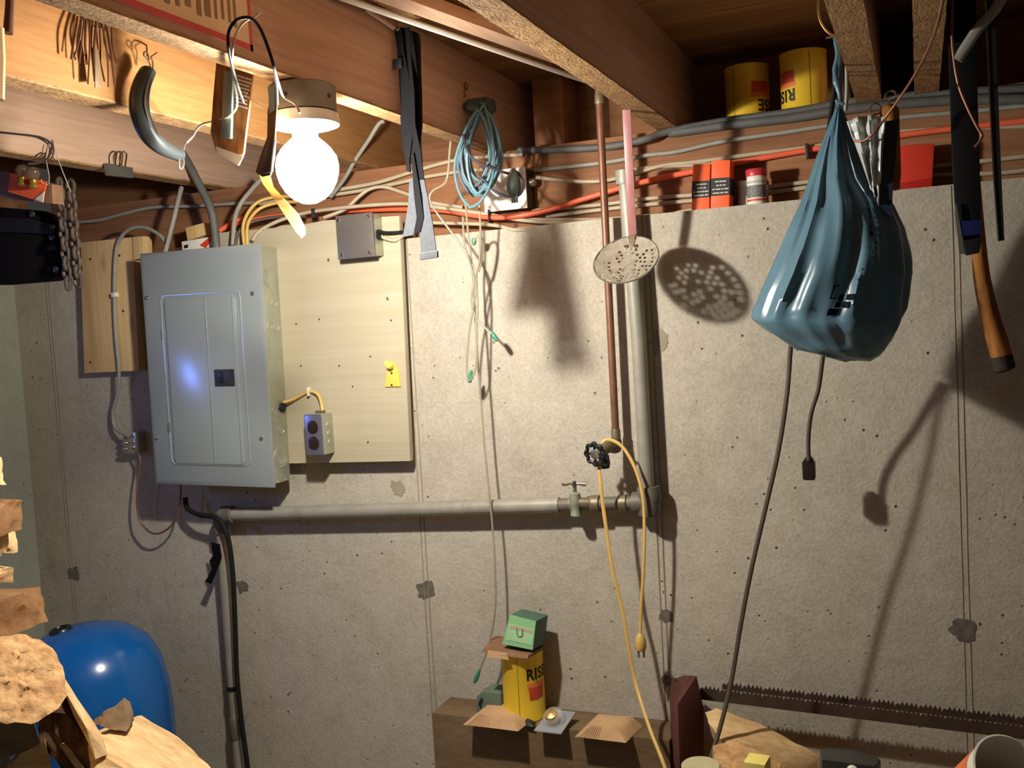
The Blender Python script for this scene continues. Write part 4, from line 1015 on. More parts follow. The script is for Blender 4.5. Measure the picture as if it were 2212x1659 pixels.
# ------------------------------------------------------------------ yellow cans
def can(base, label, flip, seam, th_text, th_pot, grp, h=.137):
    r = .0495
    k = thing('yellow_can', label, 'can', base, grp)
    MB().lathe([(r * .96, 0), (r * 1.02, .001), (r * 1.02, .004), (r, .006), (r, h - .006), (r * 1.02, h - .004), (r * 1.02, h - .001), (r * .94, h), (r * .93, h - .004), (0, h - .004)], base, seg=48).build('can_body', M_YELCAN, k)
    b = Vector(base)
    def arc(t0, t1, z0, z1, mat, name, dt=0.0):
        n = 10; mb = MB(); vs = []
        for i in range(n + 1):
            for z, sh in ((z0, dt), (z1, 0)):
                t = (t0 + sh) + ((t1 - sh) - (t0 + sh)) * i / n
                vs.append(b + Vector((math.sin(t) * (r + .0006), -math.cos(t) * (r + .0006), z)))
        mb.add(vs, [(2 * i, 2 * i + 2, 2 * i + 3, 2 * i + 1) for i in range(n)]).build(name, mat, k)
    arc(seam, seam + .03, .008, h - .008, plain('can_seam', S(150, 118, 30), .5), 'can_seam')
    if not flip:
        cyl_text('RISE', b, r, th_text, h - .060, .036, M_INK, k)
        arc(th_pot, th_pot + .9, h - .108, h - .079, M_REDPOT, 'printed_pot', .06)
        arc(th_pot - .05, th_pot + .95, h - .079, h - .068, plain('orange_print', S(228, 122, 62), .5), 'printed_pot')
    else:
        cyl_text('RISE', b, r, th_text, .054, .036, M_INK, k, flip=True)
        arc(th_pot - .9, th_pot, .069, .095, M_REDPOT, 'printed_pot', -.0)
        arc(th_pot - .95, th_pot + .05, .059, .069, plain('orange_print', S(228, 122, 62), .5), 'printed_pot')
    return k
b1 = at(1737, 200, .15); can((b1.x, .15, JB), 'yellow can standing upside down behind the thick cables, nearer the bag', True, .35, -.27, -.30, 'yellow cans')
b2 = at(1614, 200, .20); can((b2.x, .20, JB), 'dim yellow can upside down in the dark bay left of its twin', True, -.5, 1.90, 1.25, 'yellow cans')
LZ = at(1130, 1563, -.105).z
b3 = at(1131, 1480, -.056)
can((b3.x, -.056, LZ), 'yellow can with black lettering standing on the low ledge', False, .14, .55, .62, 'yellow cans', .160)

# ------------------------------------------------------------------ low ledge and what lies on it
tag(MB().box((at(936, 1600, -.105).x, -.105, 0), (at(1446, 1600, -.105).x, -.001, LZ)).build('plywood_box', M_CRATE, bevel=.003), 'low brown plywood box against the wall holding the yellow can', 'box')
ZC = LZ + .160
g1 = thing('green_box', 'pale green carton balanced on top of the yellow can', 'box', at(1130, 1400, -.1))
MB().prism([p_ + Vector((0, 0, -.011)) for p_ in P3([(1101, 1318), (1157, 1332), (1150, 1394), (1084, 1381)], -.100)], (.006, .062, -.004)).build('carton', M_GREENDK, g1, bevel=.0008)
fr = [p_ + Vector((0, 0, -.011)) for p_ in P3([(1101, 1318), (1157, 1332), (1150, 1394), (1084, 1381)], -.1008)]
def fq(u0, u1, v0, v1, dy): return [(fr[3].lerp(fr[2], u)).lerp(fr[0].lerp(fr[1], u), v) + Vector((0, dy, 0)) for u, v in ((u0, v0), (u1, v0), (u1, v1), (u0, v1))]
MB().prism(fq(0, 1, 0, 1, 0), (0, .0008, 0)).build('front_label', M_GREEN, g1)
MB().prism(fq(.07, .97, .16, .70, -.0006), (0, .0006, 0)).build('front_label', plain('pale_green_light', S(176, 222, 170), .55), g1)
mbt = MB()
for k in range(9): mbt.prism(fq(.12 + .09 * k, .12 + .09 * k + .07, .58, .69, -.0012), (0, .0006, 0))
mbt.build('printed_text', plain('pink_print', S(208, 176, 150), .6), g1)
cc = fq(.5, .5, .47, .47, -.0012)[0]
MB().tube([cc + Vector((-.007, 0, .012))] + [cc + Vector((.007 * math.cos(t), 0, .008 * math.sin(t))) for t in [math.pi + math.pi * k / 10 for k in range(11)]] + [cc + Vector((.007, 0, .012))], .0016, 6, flat=((0, 1, 0), .3)).build('printed_mark', plain('grey_green_print', S(110, 140, 112), .6), g1)
cd = thing('flattened_card', 'crumpled brown card lying between the yellow can and the green carton', 'card', at(1110, 1400, -.1))
def lift(pts, dz=0): return [at(*p) + Vector((0, 0, dz)) for p in pts]
MB().hull([Vector((b3.x - .078, -.118, ZC + .006)), Vector((b3.x + .040, -.118, ZC)), Vector((b3.x + .060, -.01, ZC + .001)), Vector((b3.x - .08, -.03, ZC + .016)), Vector((b3.x - .07, -.112, ZC + .014)), Vector((b3.x + .040, -.112, ZC + .006)), Vector((b3.x + .058, -.01, ZC + .006))]).build('card', M_CARDDK, cd, rough=(3, .002, 60))
MB().prism([Vector((b3.x - .060, -.121, ZC - .002)), Vector((b3.x - .005, -.121, ZC - .006)), Vector((b3.x - .012, -.117, ZC + .008)), Vector((b3.x - .058, -.117, ZC + .011))], (0, .002, 0)).build('torn_flap', M_CARD, cd)
g2 = thing('green_box', 'dull grey green carton tucked left of the yellow can', 'box', at(1055, 1530, -.1))
p0 = at(1028, 1520, -.075); p0.z = LZ
MB().prism([p0, p0 + Vector((.066, 0, 0)), p0 + Vector((.066, 0, .052)), p0 + Vector((.020, 0, .052)), p0 + Vector((.004, 0, .040))], (0, .055, 0)).build('carton', plain('greygreen_card', S(96, 112, 98), .6, 0, .12), g2, bevel=.001)
MB().prism([p0 + Vector((.012, -.001, .010)), p0 + Vector((.020, -.001, .032)), p0 + Vector((.016, -.001, .040)), p0 + Vector((.006, -.001, .022))], (0, .001, 0)).build('printed_mark', M_BLACKCARD, g2)
def pack(x0, x1, ytop, y0, y1, label, mat, hgt=.022, bars=True, over=.02, tilt=0.0):
    k = thing('bulb_pack', label, 'package', (at((x0 + x1) / 2, 1560, y0).x, y0, LZ))
    xa, xb = at(x0, 1560, y0).x, at(x1, 1560, y0).x
    pts = [Vector((xa, y0, LZ + .001 + tilt)), Vector((xb, y0, LZ + .001)), Vector((xb + .012, y1, LZ + .001)), Vector((xa + .012, y1, LZ + .001 + tilt)),
           Vector((xa + .03, y0 + .018, LZ + hgt + tilt)), Vector((xb - .02, y0 + .016, LZ + hgt * .8)), Vector((xb - .01, y1 - .01, LZ + hgt)), Vector((xa + .03, y1 - .01, LZ + hgt * .9 + tilt))]
    MB().hull(pts).build('card', mat, k, rough=(2, .0012, 40))
    if bars:
        mb = MB()
        for i in range(9):
            t = .08 + .045 * i; p = pts[0].lerp(pts[1], t); q = pts[4].lerp(pts[5], t * .9)
            mb.tube([p + Vector((0, -.001, .001)), q + Vector((0, -.001, .0008))], .0010, 5)
        mb.build('corrugation', plain('card_light', S(226, 186, 142), .8), k)
    return k
pack(1000, 1118, 1520, -.150, -.045, 'brown card pack with corrugated edge at the left end of the plywood box', M_CARD, .024)
pack(1240, 1350, 1530, -.142, -.05, 'open brown card pack at the right end of the plywood box', M_CARD, .026)
fp = thing('blister_pack', 'clear blister pack with a brass plug fuse between the card packs', 'package', (at(1195, 1580, -.18).x, -.16, LZ))
xc = at(1196, 1580, -.11).x
MB().prism([(xc - .036, -.140, LZ + .001), (xc + .030, -.140, LZ + .001), (xc + .040, -.066, LZ + .022), (xc - .022, -.066, LZ + .022)], (0, 0, .0025)).build('backing', plain('blister_grey', S(150, 152, 158), .35), fp)
MB().lathe([(.027, 0), (.027, .004), (.025, .014), (.018, .024), (.006, .028)], (xc, -.100, LZ + .014), (0, -.25, 1), 24).build('blister', M_BLISTER, fp)
MB().lathe([(.013, 0), (.0145, .004), (.013, .007), (.0145, .011), (.013, .014), (.016, .017), (.014, .024), (.004, .027)], (xc - .002, -.105, LZ + .016), (0, -.5, .9), 18).build('plug_fuse', plain('brass', S(222, 190, 120), .3, .7), fp)
tag(MB().hull([Vector((at(1126, 1575, -.12).x, -.114, LZ)), Vector((at(1152, 1578, -.12).x, -.116, LZ)), Vector((at(1157, 1568, -.10).x, -.09, LZ)), Vector((at(1130, 1568, -.10).x, -.09, LZ)), Vector((at(1140, 1570, -.1).x, -.10, LZ + .012))]).build('plastic_stopper', M_BLACKPL, bevel=.001), 'little black plastic cap lying in front of the yellow can', 'stopper')

# ------------------------------------------------------------------ bottom right: saws, post, firewood
def saw(p0, p1, q0, q1, y, label, pitch=.0088):
    s = thing('crosscut_saw', label, 'saw', at((p0[0] + p1[0]) / 2, q0[1], y))
    A, B, Cc, D = at(p0[0], p0[1], y), at(p1[0], p1[1], y), at(q1[0], q1[1], y), at(q0[0], q0[1], y)
    n = int((B - A).length / pitch); top = []
    for i in range(n):
        up = (A - D).normalized()
        m = i % 5
        hgt = .0085 if m else .004
        top += [A.lerp(B, i / n), A.lerp(B, (i + .5) / n) + up * hgt, A.lerp(B, (i + .86) / n) + up * (.001 if m != 4 else -.005)]
    top.append(B)
    bot = [D.lerp(Cc, i / n) + Vector((0, 0, 0)) for i in range(n + 1)]
    vs = []; fs = []; tv = Vector((0, .0022, 0)); mb = MB()
    for i in range(n):
        t = top[3 * i:3 * i + 4]
        mb.prism([bot[i], bot[i + 1], t[3], t[2], t[1], t[0]], tv)
    mb.build('blade', M_SAW, s, smooth=False)
    return s
saw((1512, 1488), (2240, 1575), (1512, 1511), (2240, 1601), -.060, 'long toothed crosscut saw blade lying along the wall, the nearer one')
saw((1560, 1480), (2240, 1557), (1560, 1489), (2240, 1571), -.022, 'second crosscut saw blade close behind the nearer blade')
rp_ = thing('wooden_post', 'dark red stained post with a slanted pointed top beside the saw', 'post', at(1480, 1659, -.1))
MB().hull(P3([(1450, 1472, -.05), (1478, 1458, -.05), (1447, 1500, -.08), (1464, 1521, -.15), (1505, 1460, -.10), (1521, 1533, -.10)]) + [Vector((at(1464, 1600, -.15).x, -.15, .50)), Vector((at(1512, 1600, -.10).x, -.10, .50)), Vector((at(1446, 1600, -.08).x, -.08, .50)), Vector((at(1480, 1600, -.05).x, -.05, .50))]).build('post', M_REDPOST, rp_, bevel=.001)
MB().lathe([(.004, 0), (.003, .002)], at(1461, 1463, -.052) + Vector((0, -.012, 0)), (0, -1, .5), 10).build('nail_head', M_CHROME, rp_)
def log(name, label, pts, mat, rough=(3, .004, 30), grp=None, extra=None, bevel=0.003):
    o = MB().hull([p if isinstance(p, Vector) else at(*p) for p in pts]).build(name, mat, rough=rough, sharp=30)
    tag(o, label, 'firewood', grp); return o
GR = 'firewood beside the saws'
log('firewood', 'split log leaning right from the red post below the saw', [(1524, 1540, -.13), (1546, 1530, -.12), (1562, 1545, -.08), (1530, 1562, -.16), (1668, 1575, -.12), (1770, 1632, -.12), (1765, 1720, -.14), (1660, 1720, -.2), (1560, 1600, -.2), (1540, 1590, -.14), (1600, 1720, -.12)], M_FIRE, grp=GR)
log('firewood', 'pale rough split log below the leaning log at the bottom edge', [(1540, 1612, -.24), (1590, 1600, -.22), (1690, 1650, -.24), (1680, 1740, -.24), (1530, 1740, -.26), (1550, 1660, -.30), (1660, 1690, -.32), (1640, 1760, -.32)], M_FIREEND, rough=(3, .006, 40), grp=GR)
bt = thing('black_tool', 'dark plastic tool with rounded end at the bottom edge right of the firewood', 'tool', at(1840, 1680, -.3))
MB().hull(P3([(1770, 1618, -.30), (1790, 1614, -.28), (1850, 1618, -.28), (1895, 1634, -.28), (1902, 1640, -.30), (1906, 1720, -.30), (1770, 1720, -.30), (1775, 1640, -.36), (1890, 1655, -.36), (1895, 1740, -.36), (1775, 1740, -.36)])).build('casing', plain('tool_plastic', S(52, 52, 50), .35, 0, .1), bt, bevel=.004)
MB().lathe([(.010, 0), (.010, .006), (.007, .009)], at(1842, 1664, -.358), (0, -1, .2), 18).build('dial', M_WHITE, bt)
jr = thing('plastic_jar', 'clear plastic jar with ribbed lid at the bottom edge by the red post', 'jar', at(1505, 1700, -.4))
jc = at(1515, 1668, -.40)
MB().lathe([(.030, -.11), (.034, -.105), (.034, -.010), (.030, 0)], jc, seg=30).build('jar', M_GLASSJAR, jr)
MB().lathe([(.035, -.004), (.036, -.002), (.036, .012), (.033, .015), (0, .015)], jc, seg=30).build('lid', plain('jar_lid', S(188, 180, 140), .4), jr)
yb2 = at(1602, 1700, -.45)
tag(MB().prism([at(1606, 1646, -.45), at(1652, 1653, -.45), at(1652, 1653, -.45) + Vector((0, 0, -.12)), at(1606, 1646, -.45) + Vector((0, 0, -.12))], (.004, .04, 0)).build('yellow_carton', plain('pale_yellow_card', S(238, 222, 120), .6), bevel=.001), 'corner of a pale yellow carton at the bottom edge', 'carton')
bk = thing('paint_bucket', 'white tub with orange print tipped open at the bottom right corner', 'tub', at(2140, 1800, -.55))
bo = at(2186, 1672, -.62); bax = Vector((.42, -.56, .62)).normalized()
MB().lathe([(.036, -.12), (.040, -.119), (.0535, -.004), (.0555, -.003), (.0560, .0), (.0535, .001), (.050, -.004), (.037, -.114), (0, -.114)], bo, bax, 44).build('tub', M_BUCKET, bk)
MB().lathe([(.0432, -.100), (.0440, -.100), (.0516, -.028), (.0508, -.028)], bo, bax, 44, cap=False).build('printed_label', plain('tub_orange', S(228, 120, 70), .5, 0, .12), bk)
bn = thing('low_bench', 'low plank bench carrying the firewood and saws below the picture edge', 'bench', (0, -.4, 0))
for i in range(5): MB().box((-.50, -.70 + i * .135, .47), (.70, -.575 + i * .135, .50)).build('bench_plank', M_PLANK, bn, bevel=.002)
for x in (-.45, .60):
    for y in (-.66, -.08): MB().box((x, y - .03, 0), (x + .06, y + .03, .47)).build('leg', M_PLANK, bn, bevel=.002)

# ------------------------------------------------------------------ blue pressure tank
tx = -1.985
tk = thing('pressure_tank', 'blue steel pressure tank in the corner with a black cap', 'tank', (tx, -.31, 0))
MB().lathe([(.14, 0), (.15, .01), (.15, .10), (.185, .13), (.196, .18), (.196, .60), (.192, .66), (.176, .74), (.150, .79), (.11, .822), (.06, .838), (.0, .842)], (tx, -.31, 0), seg=56).build('tank_body', M_TANK, tk, sharp=60)
vc = at(131, 1362, -.34)
MB().lathe([(.020, -.012), (.026, -.008), (.029, 0), (.026, .006), (.018, .008), (.016, .003), (0, .002)], vc, (-.1, -.12, 1), 22).build('valve_cap', M_BLACKPL, tk)

# ------------------------------------------------------------------ firewood stack at the left
GL = 'firewood stack at the left'
def bar(label, px, y0, z0, y1, z1, mat, Lx=.42, tilt=0.0, seed=0):
    """split piece lying along x, its right end at xe"""
    r_ = random.Random(seed); pts = []; xe = at(px, 1200, y1).x
    for (yy, zz) in ((y0, z0), (y1, z0), (y0, z1), (y1, z1), ((y0 + y1) / 2, z1 + .006)):
        pts.append(Vector((xe + r_.uniform(-.010, .006), yy, zz)))
        pts.append(Vector((xe - Lx, yy + r_.uniform(-.02, .02), zz + tilt)))
    return log('firewood', label, pts, mat, (5, .006, 42), GL)
def W(px, py, y=-1.0): return at(px, py, y)
bar('topmost pale stick of the firewood stack at the left edge', 24, -1.0, W(10, 1064).z, -.93, W(5, 1000).z, M_FIRE, tilt=.012, seed=1)
bar('brown fronted squared stick second from the top of the stack', 60, -1.0, W(50, 1168).z, -.93, W(45, 1100).z, M_FIREBR, tilt=-.018, seed=2)
bar('short pale stick just below the brown fronted one', 44, -.98, W(36, 1224).z, -.92, W(32, 1172).z, M_FIRE, tilt=-.012, seed=3)
bar('small rounded pale stick showing its tip at the left edge', 22, -.97, W(20, 1290).z, -.92, W(15, 1258).z, M_FIRE, seed=4)
bar('thick brown split log with bright top above the rough log end', 88, -1.02, W(86, 1376).z, -.93, W(80, 1300).z, M_FIREBR, tilt=-.03, seed=5)
for lab, za_, zb_, xs in (('spacer stick under the topmost stick of the stack', W(45, 1100).z + .0, W(10, 1064).z + .008, -1.60), ('spacer stick under the short pale stick', W(15, 1258).z, W(36, 1224).z - .006, -1.60), ('spacer stick resting on the thick brown split log', W(80, 1300).z - .022, W(20, 1290).z, -1.58), ('spacer stick under the thick brown split log', W(40, 1400).z - .03, W(86, 1376).z - .018, -1.56)):
    log('firewood', lab, [Vector((xs + a_, y_, z_)) for a_ in (-.03, .03) for y_ in (-1.0, -.93) for z_ in (za_, zb_)], M_FIREBR, (2, .002, 40), GL)
c = atx(36, 1466, -1.27)
le = thing('firewood', 'large rough sawn log end facing the room at the left edge', 'firewood', (c.x, c.y, c.z - .1), GL)
mb = MB(); NA, NRg = 40, 12; vs = []; fs = []
axn = Vector((.86, -.44, .26)).normalized(); axd = -axn; lu = Vector((0, 0, 1)); lu = (lu - axn * lu.z).normalized(); lv = axn.cross(lu)
def lpt(ri, k, dep):
    th = 2 * math.pi * k / NA
    R = .084 * (1 + .14 * noise.noise(Vector((math.cos(th) * 2, math.sin(th) * 2, 5))) + .10 * noise.noise(Vector((math.cos(th) * 9, math.sin(th) * 9, 2))))
    rr = R * ri
    p = c + (lv * math.cos(th) + lu * math.sin(th)) * rr
    return p + axd * dep + axn * (.006 * noise.noise(p * 34) + .007 * noise.noise(Vector((p.x, p.y, p.z * .45)) * 150)) * (1 if dep == 0 else 0)
vs.append(lpt(0, 0, 0))
for i in range(1, NRg + 1):
    for k in range(NA): vs.append(lpt(i / NRg, k, 0))
for dep in (.02, .08, .16, .25):
    for k in range(NA): vs.append(lpt(1.0, k, dep))
for k in range(NA): fs.append((0, 1 + k, 1 + (k + 1) % NA))
for i in range(NRg + 3):
    for k in range(NA): a_ = 1 + i * NA; b_ = a_ + NA; fs.append((a_ + k, a_ + (k + 1) % NA, b_ + (k + 1) % NA, b_ + k))
fs.append(tuple(1 + (NRg + 3) * NA + k for k in range(NA)))
mb.add(vs, fs).build('log', M_FIREEND, le, sharp=50)
log('firewood', 'grey brown block end below the rough log end', [(0, 1545, -1.06), (62, 1526, -1.06), (88, 1605, -1.06), (60, 1622, -1.06), (-10, 1640, -1.06), (-10, 1545, -1.0), (62, 1530, -1.0), (86, 1605, -1.0), (-10, 1640, -1.0)], M_FIREGR, grp=GL)
log('firewood', 'pale split block at the bottom left corner', [(15, 1660, -1.04), (45, 1622, -1.04), (95, 1588, -1.02), (108, 1640, -1.02), (112, 1720, -1.02), (10, 1720, -1.04), (95, 1590, -.97), (110, 1720, -.97), (40, 1630, -.98)], M_FIRE, grp=GL)
bl = thing('firewood', 'bark covered log with a pale split edge slanting in front of the blue tank', 'firewood', at(150, 1650, -.95), GL)
MB().hull(P3([(98, 1490, -.98), (128, 1458, -.94), (205, 1590, -.96), (230, 1660, -.98), (190, 1720, -1.0), (100, 1620, -1.01), (80, 1560, -1.0), (128, 1458, -.87), (230, 1660, -.88), (100, 1600, -.90)])).build('bark', M_BARK, bl, rough=(5, .010, 38))
MB().hull(P3([(122, 1462, -.962), (134, 1456, -.955), (220, 1588, -.975), (232, 1630, -.985), (206, 1640, -1.0), (185, 1570, -.995), (130, 1458, -.88), (228, 1610, -.89)])).build('split_edge', M_FIRE, bl, rough=(3, .003, 40))
MB().hull(P3([(128, 1608, -1.03), (140, 1604, -1.03), (180, 1655, -1.03), (170, 1668, -1.03), (135, 1605, -1.0), (178, 1660, -1.0)])).build('split_edge', M_FIRE, bl, rough=(2, .003, 40))
log('firewood', 'broad bright split slab at the bottom below the blue tank', [(212, 1580, -.86), (290, 1548, -.80), (306, 1545, -.80), (345, 1604, -.82), (385, 1600, -.80), (402, 1606, -.80), (478, 1680, -.86), (330, 1700, -1.0), (205, 1690, -1.02), (190, 1610, -.98), (478, 1760, -.86), (200, 1760, -1.0), (300, 1700, -.78), (400, 1720, -.78)], M_FIRE, rough=(4, .005, 30), grp=GL)
log('firewood', 'loose curl of brown bark on top of the bright slab', [(203, 1560, -.90), (225, 1540, -.90), (268, 1508, -.88), (282, 1520, -.86), (290, 1552, -.87), (272, 1580, -.90), (245, 1578, -.91), (215, 1570, -.92), (270, 1515, -.84), (285, 1560, -.84)], M_FIREGR, rough=(3, .005, 50), grp=GL)
# the rest of the stack, down to the floor
zt = .86
k = 0
for row in range(5):
    for col in range(2):
        z0 = .142 * row; y0 = -1.03 + col * .15
        r_ = random.Random(row * 7 + col)
        xe = -1.10 + r_.uniform(-.03, .03) - .02 * row
        pts = [Vector((x, y0 + yy, z0 + zz)) for x in (xe, xe - .55) for yy, zz in ((.004, .0), (.142, .0), (.0, .09), (.145, .10), (.03, .138), (.11, .138))]
        log('firewood', 'split log in the %s layer up from the floor, %s side of the stack' % (('first', 'second', 'third', 'fourth', 'fifth', 'sixth')[row], ('camera', 'wall')[col]), pts, M_FIREBR if (row + col) % 2 else M_FIRE, (2, .003, 30), GL)

# ------------------------------------------------------------------ things hung on the left joists
ch = thing('chain', 'heavy rusty chain hanging doubled beside the black pouch', 'chain', at(150, 630, -.45))
def links(pa, pb, n, s):
    A, B = at(*pa), at(*pb); d = (B - A) / n; L = d.length * .66; t = d.normalized()
    for i in range(n):
        c_ = A + d * (i + .5); s1 = Vector((1, 0, 0)) if (i + s) % 2 else Vector((.35, -.94, 0)); s1 = (s1 - t * s1.dot(t)).normalized()
        pts = []
        for k_ in range(16):
            a_ = 2 * math.pi * k_ / 16
            pts.append(c_ + t * (math.sin(a_) * L) + s1 * (math.cos(a_) * .0105))
        MB().tube(pts, .0044, 7, closed=True).build('chain_link', M_CHAIN, ch)
links((128, 388, -.45), (148, 622, -.45), 11, 0)
links((152, 392, -.44), (170, 618, -.44), 11, 1)
pc_ = thing('black_pouch', 'black cloth pouch hanging at the left edge behind the chain', 'pouch', at(60, 610, -.4))
MB().prism(P3([(-30, 445), (58, 452), (112, 472), (126, 520), (132, 592), (90, 606), (-30, 616)], -.43), (0, .07, 0)).build('pouch', M_DKCLOTH, pc_, bevel=.014)
MB().prism(P3([(-30, 468), (60, 472), (116, 486), (110, 505), (-30, 500)], -.437), (0, .006, 0)).build('flap', M_BLACK, pc_, bevel=.002)
for px, py in ((113, 512), (121, 582), (70, 462)): MB().lathe([(.008, 0), (.007, .004), (.002, .006)], at(px, py, -.43), (0, -1, 0), 14).build('stud', M_DKMETAL, pc_)
bp = thing('bulb_package', 'orange card pack with two small brass based bulbs at the left edge', 'package', at(60, 440, -.55))
MB().prism(P3([(-20, 366), (112, 398), (114, 440), (-20, 426)], -.535), (0, .03, 0)).build('tray', M_CARDDK, bp, bevel=.001)
MB().prism(P3([(22, 374), (100, 392), (92, 437), (17, 414)], -.545), (0, .002, 0)).build('card', M_ORANGE, bp)
MB().prism(P3([(75, 430), (95, 414), (92, 437)], -.5465), (0, .001, 0)).build('card_corner', M_WHITE, bp)
for px, py in ((56, 395), (80, 401)):
    p = at(px, py, -.548)
    b_ = MB().lathe([(.004, .0), (.0085, -.003), (.0085, -.012), (.010, -.014), (.0105, -.018), (.004, -.022)], p + Vector((0, -.008, .014)), (.1, 0, 1), 16).build('bulb_base', plain('brass2', S(214, 178, 84), .25, .85), bp)
    MB().lathe([(.008, 0), (.014, .008), (.014, .018), (.007, .026), (.001, .028)], p + Vector((0, -.008, .012)), (.1, 0, 1), 16).build('bulb_glass', clear('amber_glass', S(120, 92, 66), .08, .4), bp)
bcp = thing('binder_clip', 'large grey binder clip with chrome loops on the far left joist', 'clip', atx(262, 380, -1.742))
def YF_(px, py, x=-1.742): return atx(px, py, x)
MB().prism([YF_(232, 352, -1.735), YF_(288, 362, -1.735), YF_(290, 384, -1.71), YF_(236, 378, -1.71)], (-.014, 0, 0)).build('clip_body', plain('clip_grey', S(104, 104, 98), .45, .3), bcp, bevel=.002)
for px in (255, 268):
    pts = spline([YF_(px - 9, 358, -1.728), YF_(px - 10, 338, -1.728), YF_(px - 3, 328, -1.728), YF_(px + 5, 332, -1.728), YF_(px + 4, 346, -1.728), YF_(px + 2, 360, -1.728)], 4)
    MB().tube(pts, .0019, 7).build('clip_loop', M_CHROME, bcp)
wl = thing('wire_hook', 'tangle of dark wire with thin loose ends on the far left joist', 'wire', atx(110, 420, -1.72))
def ww(pts, r, m, x=-1.735): MB().tube(spline([atx(a_, b_, x) for a_, b_ in pts], 6), r, 6).build('wire', m, wl)
ww([(-20, 284), (40, 290), (85, 296), (108, 308), (112, 318), (104, 340), (85, 352), (60, 354)], .0024, M_DKMETAL)
ww([(112, 302), (116, 322), (112, 340), (100, 350), (84, 348), (88, 336), (100, 330)], .0016, M_RUST)
ww([(104, 312), (100, 345), (106, 380), (104, 398), (92, 395), (89, 387)], .0011, M_GREYC)
ww([(116, 318), (126, 345), (136, 372), (148, 402), (152, 414)], .0011, M_GREYC)

X0 = -1.262
wbn = thing('wire_bunch', 'bunch of rusty wires and a flat blade hung on the bright joist', 'wires', atx(205, 192, X0))
rw = random.Random(11)
for i, (xa, ya, xb, yb_) in enumerate(((168, 36, 154, 128), (176, 38, 160, 124), (182, 40, 171, 137), (186, 42, 188, 140), (194, 42, 190, 182), (200, 46, 202, 130), (208, 46, 206, 176), (214, 48, 216, 150), (220, 50, 234, 188), (230, 58, 248, 185), (241, 60, 251, 136))):
    m_ = ((xa + xb) / 2 + rw.uniform(-5, 5), (ya + yb_) / 2)
    xx = X0 + rw.uniform(.0, .012)
    MB().tube(spline([atx(xa, ya, xx), atx(m_[0], m_[1], xx + .004), atx(xb, yb_, xx)], 5), .0014 if i % 3 else .0020, 6).build('wire', M_RUST, wbn)
MB().prism([atx(203, 108, X0 + .012), atx(211, 106, X0 + .012), atx(221, 189, X0 + .012), atx(204, 190, X0 + .012)], (.002, 0, 0)).build('flat_blade', plain('blade_brown', S(120, 96, 72), .5, .4), wbn, bevel=.0005)
ring(atx(206, 46, X0 + .006), (1, 0, .3), .012, .0014).build('ring', M_RUST, wbn)
tag(MB().tube([atx(22, -25, X0 + .03), atx(20, 20, X0 + .03), atx(17, 72, X0 + .03)], [.006, .006, .007], 10).build('rusty_rod', M_RUST), 'rusty rod hanging at the top left corner of the bright joist', 'rod')
tag(MB().tube([atx(-4, 60, X0 + .05) , atx(-1, 130, X0 + .05), atx(-3, 215, X0 + .05)], .008, 8).build('rope', M_CARD), 'rope end just entering the picture at the left edge', 'rope')

# curved metal handle and the wires that run to the lamp
cv = thing('curved_handle', 'curved dark metal channel handle hanging from wire hooks', 'handle', atx(390, 350, -1.235))
path = XP([(322, 150), (308, 180), (301, 215), (304, 250), (318, 285), (342, 312), (370, 328), (392, 336)], -1.235)
sp = spline(path, 5); n = len(sp)
rad = [.012 + .006 * math.sin(math.pi * min(1, .12 + i / (n - 1))) for i in range(n)]
MB().tube(sp, [r_ * (1 if 0 < i < n - 1 else .5) for i, r_ in enumerate(rad)], 14, flat=((.3, -1, 0), .55)).build('channel', M_CONTROL, cv)
side = Vector((1, .25, .55)).normalized()
for sg in (-1, 1):
    pts = []
    for i, p in enumerate(sp):
        t_ = (sp[min(i + 1, n - 1)] - sp[max(i - 1, 0)]).normalized(); nrm = t_.cross(Vector((.3, -1, 0)).normalized()).normalized()
        pts.append(p + nrm * rad[i] * .82 * sg + Vector((.3, -1, 0)).normalized() * rad[i] * .40)
    MB().tube(pts, .0014, 6).build('channel_rim', M_STEEL, cv)
def cw(pts, r, m, name='hook_wire', par=cv): MB().tube(spline(P3(pts), 6), r, 6).build(name, m, par)
MB().tube(spline(XP([(327, 158), (324, 140), (318, 128), (311, 120), (312, 112), (319, 116), (322, 130)], -1.24), 6), .0013, 6).build('hook_wire', M_RUST, cv) #, M_RUST)
MB().tube(spline(XP([(329, 160), (330, 135), (326, 124), (330, 120), (339, 114)], -1.24), 6), .0013, 6).build('hook_wire', M_RUST, cv) #, M_RUST)
MB().tube(spline([atx(318, 122, -1.24), atx(317, 104, -1.25), atx(317, 98, -1.275)], 6), .0013, 6).build('hook_wire', M_RUST, cv) #, M_RUST)
MB().tube(spline(XP([(388, 338), (387, 355), (391, 366), (397, 356), (396, 335), (398, 318), (404, 306)], -1.23), 6), .0016, 6).build('hook_wire', M_STEEL, cv) #, M_STEEL)
lw = thing('lamp_wire', 'pale and black twin wire looped over a nail from handle to lamp', 'wire', at(540, 240, -.72))
cw([(400, 310, -.67), (408, 304, -.67), (418, 292, -.675), (426, 278, -.69), (440, 267, -.71), (470, 260, -.735), (495, 250, -.755), (511, 232, -.76), (511, 200, -.81), (503, 160, -.87), (502, 120, -.94), (506, 85, -.955), (520, 55, -.94), (540, 41, -.93), (556, 52, -.92), (574, 92, -.90), (590, 140, -.88), (602, 180, -.83), (612, 208, -.79), (632, 220, -.785), (642, 230, -.785), (647, 244, -.785)], .0019, M_IVORY, 'wire', lw)
